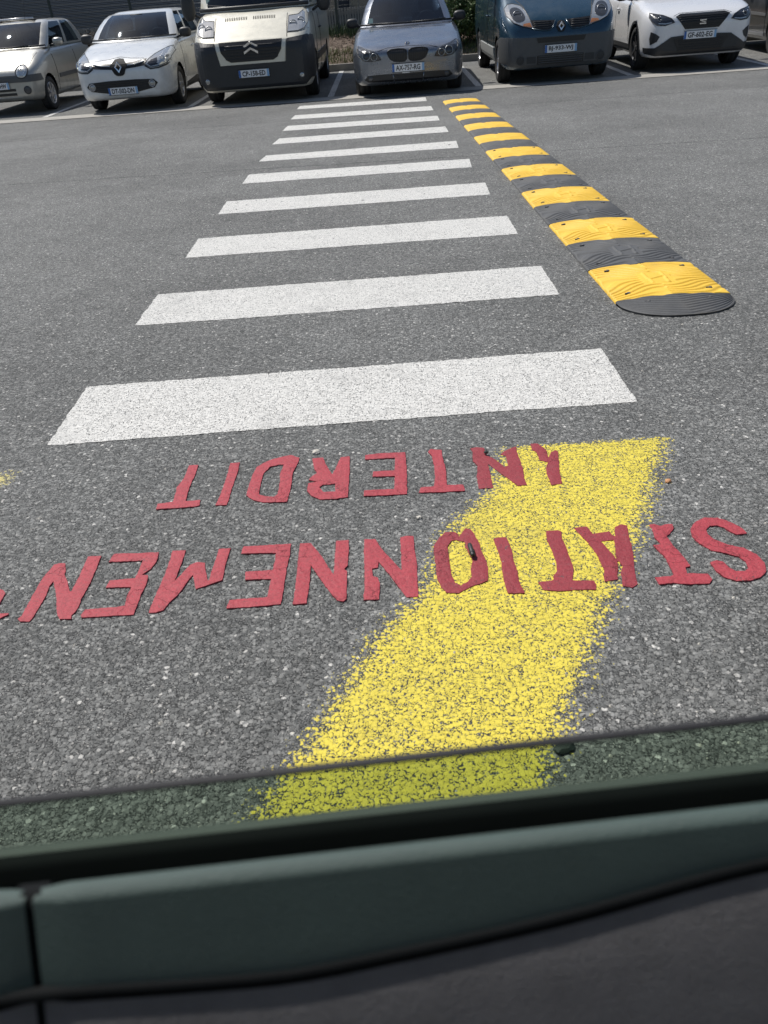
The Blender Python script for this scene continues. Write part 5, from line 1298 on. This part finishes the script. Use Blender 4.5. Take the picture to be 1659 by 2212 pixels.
for s in (-1, 1): c.mirror(s, .93, 1.18, 1.10, .19, .14, P_silver)
c.wiper([(-.1, .78, 1.06), (.2, .80, 1.07), (.46, .86, 1.08)])
tube('radio_aerial', [(.25, 1.55, 1.47), (.27, 1.75, 1.95)], .004, M['plastic_black'], c.e, 6)

# ---- dark car cut off by the right edge
P_dark = carpaint('paint_dark_grey', (0.060, 0.063, 0.068), 0.4, 0.28, .06)
c = Car('parked_car', 'dark grey car cut off by the right edge, beside the white crossover', 'car', (8.02, 15.25), R(-4), 4.4, 0.88,
        [(0, .64), (.05, .72), (.12, .77), (.3, .84), (.9, .97), (1.2, 1.02), (1.6, 1.04), (3.6, 1.06), (4.2, 1.0), (4.4, .85)],
        [(0, .30), (.06, .23), (.25, .2), (1, .2), (4.0, .22), (4.4, .4)], P_dark, nose=.5, f0=.55, wheel_r=.315, axles=(.88, 3.5), tread=.205)
hl = [(.46, .68), (.52, .76), (.74, .82), (.82, .80), (.80, .70), (.60, .665)]
for pl, s in ((hl, 1), (mir(hl), -1)):
    c.panel('headlight', pl, M['lamp_dark'], lift=.008)
    c.panel('side_rub_strip', [(1.35, .60), (2.9, .61), (2.9, .66), (1.35, .645)], simple('rub_strip', (.13, .13, .13), .45), 'R' if s > 0 else 'L', lift=.012, thick=.03)
    c.panel('sill_strip', [(1.35, .285), (2.95, .285), (2.95, .335), (1.35, .335)], M['alloy'], 'R' if s > 0 else 'L', lift=.012, thick=.03)
    for y in (1.35, 2.45): c.seam([(y, 1.0), (y+.02, .7), (y, .30)], 'R' if s > 0 else 'L', .005)
    c.handle(s, 2.25, .86, M['plastic_black']); c.mirror(s, .99, 1.55, 1.08, .2, .15, M['plastic_black'])
c.panel('grille', [(-.4, .70), (.4, .70), (.36, .61), (-.36, .61)], M['grille'], lift=.007)
c.panel('lower_grille', [(-.6, .44), (.6, .44), (.5, .32), (-.5, .32)], M['grille'], lift=.007)
c.cabin([(1.12, 4.0, .80, 1.03), (1.19, 3.97, .795, 1.06), (1.42, 3.9, .755, 1.19), (1.64, 3.8, .71, 1.31), (1.84, 3.7, .66, 1.41), (2.0, 3.6, .615, 1.465), (2.18, 3.5, .57, 1.49)], bowf=.22, crown=.035)
c.inside_fit(1.15, 1.04, .76)

# ---------------------------------------------------------------- the car we look out of: door with its window half lowered
M['trim_green'] = simple('door_trim', (0.052, 0.080, 0.074), 0.6, var=0.18, nscale=30, bump=0.35, bscale=900, spec=0.5)
M['trim_cloth'] = simple('door_cloth', (0.15, 0.144, 0.15), 0.85, var=0.25, nscale=60, bump=0.5, bscale=700)
M['seal'] = simple('rubber_seal', (0.009, 0.010, 0.011), 0.8, var=0.2, spec=0.1)
M['outer_seal'] = simple('outer_seal', (0.085, 0.09, 0.088), 0.75, var=0.15)
M['own_paint'] = carpaint('own_car_paint', (0.05, 0.055, 0.056), 0.3, 0.5)
M['headliner'] = simple('headliner', (0.55, 0.55, 0.53), 0.9)
M['pane_green'] = glassmat('green_window_glass', (0.745, 0.825, 0.75), 0.01)
M['pane_edge'] = simple('glass_edge', (0.030, 0.030, 0.033), 0.6, spec=0.2)
own = tag(empty('car_interior', (0, 0.22, 0.0), math.atan(0.065)), 'dark green-grey inside of the car door with its tinted window partly lowered', 'car door')
X0, X1 = -0.62, 0.85
def sweep(name, prof, mat, x0=X0, x1=X1, n=2, closed=False, parent=own, smooth=True, bow=0.0):
    V = []; Fc = []; m_ = len(prof)
    for i in range(n+1):
        x = x0+(x1-x0)*i/n
        for y, z in prof: V.append((x, y, z))
    for i in range(n):
        for j in range(m_ if closed else m_-1):
            k = (j+1) % m_; Fc.append((i*m_+j, (i+1)*m_+j, (i+1)*m_+k, i*m_+k))
    if closed: Fc += [tuple(range(m_-1, -1, -1)), tuple(n*m_+j for j in range(m_))]
    bm = bmesh.new(); bm.from_mesh(mesh(name, V, Fc)); bmesh.ops.recalc_face_normals(bm, faces=bm.faces)
    return from_bm(name, bm, mat, parent, smooth=smooth)
GT = 0.885
gl_ = sweep('window_glass', [(-.0022, .62), (-.0022, GT-.001), (.0022, GT-.001), (.0022, .62)], M['pane_green'], closed=True, smooth=False)
sweep('glass_edge', [(-.0022, GT-.0008), (-.0015, GT+.0002), (.0015, GT+.0002), (.0022, GT-.0008), (0, GT-.0009)], M['pane_edge'], closed=True, parent=gl_)
sweep('outer_belt_seal', [(.0035, .74), (.0035, .831), (.007, .837), (.013, .836), (.021, .826), (.026, .805), (.028, .74)], M['outer_seal'])
sweep('outer_door_skin', [(.024, .815), (.034, .798), (.050, .755), (.062, .69), (.066, .55), (.055, .40), (.03, .28)], M['own_paint'])
sweep('inner_belt_seal', [(-.0035, .78), (-.0035, .851), (-.006, .8565), (-.012, .854), (-.018, .834), (-.030, .822), (-.034, .83), (-.036, .868)], M['seal'])
# padded upper trim, cloth insert below it, separated by a sewn groove that climbs to the right
PY = [(.60, -.140), (.70, -.125), (.78, -.101), (.84, -.0702), (.865, -.0547), (.8815, -.0445)]
def py(z): return float(pchip([p[0] for p in PY], [p[1] for p in PY], [z])[0])
GR = [(-.62, .850), (-.17, .850), (-.152, .8503), (-.10, .8485), (-.064, .8474), (-.01, .8507), (.045, .8554), (.13, .8656), (.30, .873), (.85, .875)]
def gz(x): return float(pchip([p[0] for p in GR], [p[1] for p in GR], [x])[0])
def door_panel(name, x0, x1, upper, mat, nx=90, ny=26):
    V = []; Fc = []
    for i in range(nx+1):
        x = x0+(x1-x0)*i/nx; g0 = gz(x)
        ex = min(1.0, (x-x0)/.006+.0, (x1-x)/.006); er = 0.0018*(1-min(1, max(0, ex)))**2      # rounded ends
        if upper:
            prof = []
            for j in range(ny+1):
                z = g0+.0022+(.8815-g0-.0022)*j/ny; t = (z-g0)/.006; puff = .0014*(1-math.exp(-max(t, 0)))
                prof.append((py(min(z, .8815))-puff+er, z-er*.3))
            prof += [(-.0420, .8826-er), (-.0390, .8822-er), (-.0368, .8795-er), (-.036, .860)]
        else:
            prof = []
            for j in range(ny+1):
                z = .60+(g0-.0022-.60)*j/ny; t = (g0-z)/.006; puff = .0012*(1-math.exp(-max(t, 0)))
                prof.append((py(z)-puff+er, z))
        for y, z in prof: V.append((x, y, z))
        m_ = len(prof)
    for i in range(nx):
        for j in range(m_-1): Fc.append((i*m_+j, (i+1)*m_+j, (i+1)*m_+j+1, i*m_+j+1))
    bm = bmesh.new(); bm.from_mesh(mesh(name, V, Fc)); bmesh.ops.recalc_face_normals(bm, faces=bm.faces)
    return from_bm(name, bm, mat, own, smooth=True)
SP = -0.1535
door_panel('upper_trim', SP+.0016, X1, True, M['trim_green'])
door_panel('cloth_insert', SP+.0016, X1, False, M['trim_cloth'])
door_panel('end_trim', X0, SP-.0016, True, M['trim_green'], 40)
door_panel('end_trim_lower', X0, SP-.0016, False, M['trim_cloth'], 40)
tube('stitched_groove', [(x, py(gz(x))+.0016, gz(x)) for x in np.linspace(X0, X1, 90)], .0030, M['seal'], own, 8)
box('door_carrier', X0, X1, -.040, -.034, .30, .858, M['seal'], own)
sweep('gap_filler', [(py(z)+.0030, z) for z in np.linspace(.60, .8812, 24)]+[(-.036, .880), (-.034, .86)], M['seal'], SP-.006, SP+.006)  # added dark backing that stops light showing through the trim gap
box('armrest', X0, X1, -.185, -.088, .74, .8015, M['trim_cloth'], own, .012, 3, smooth=False)
# rest of the shell: roof, pillars, far side, floor, so that the cabin is shaded as a cabin is
box('roof', -1.3, 1.5, -1.42, -.12, 1.40, 1.43, M['headliner'], own)
box('roof_rail', -1.3, 1.5, -.16, -.075, 1.345, 1.43, M['headliner'], own, .02)
for x in (-.95, 1.12):
    V = [(x-.07, -.05, .86), (x+.07, -.05, .86), (x+.07, -.0, .86), (x-.07, 0, .86), (x-.05, -.15, 1.36), (x+.05, -.15, 1.36), (x+.05, -.09, 1.36), (x-.05, -.09, 1.36)]
    link('pillar', mesh('pillar', V, [(3, 2, 1, 0), (4, 5, 6, 7), (0, 1, 5, 4), (1, 2, 6, 5), (2, 3, 7, 6), (3, 0, 4, 7)]), M['interior'], own)
box('far_door', -1.3, 1.5, -1.50, -1.42, .25, .75, M['interior'], own)
box('far_roof_rail', -1.3, 1.5, -1.46, -1.38, 1.33, 1.43, M['headliner'], own)
for x in (-1.0, 1.2): box('far_pillar', x-.06, x+.06, -1.48, -1.40, .90, 1.40, M['interior'], own)
box('floor_pan', -1.3, 1.5, -1.42, -.03, .22, .27, M['interior'], own)
box('bulkhead', 1.42, 1.5, -1.42, -.05, .25, .85, M['interior'], own)
box('rear_seat_back', -1.3, -1.15, -1.42, -.05, .25, .92, M['seat_cloth'], own, .05)
box('seat_cushion', -.55, .25, -.75, -.20, .30, .55, M['seat_cloth'], own, .06, 3)
# a fleck of light-coloured lint on the cloth
link('lint_fleck', mesh('lint_fleck', [(-.0006, 0, -.002), (.0005, -.0002, -.0012), (.0006, 0, .002), (-.0004, -.0002, .0014)], [(0, 1, 2, 3)]), M['plate_white'], own, loc=(.089, py(.812)-.003, .812))
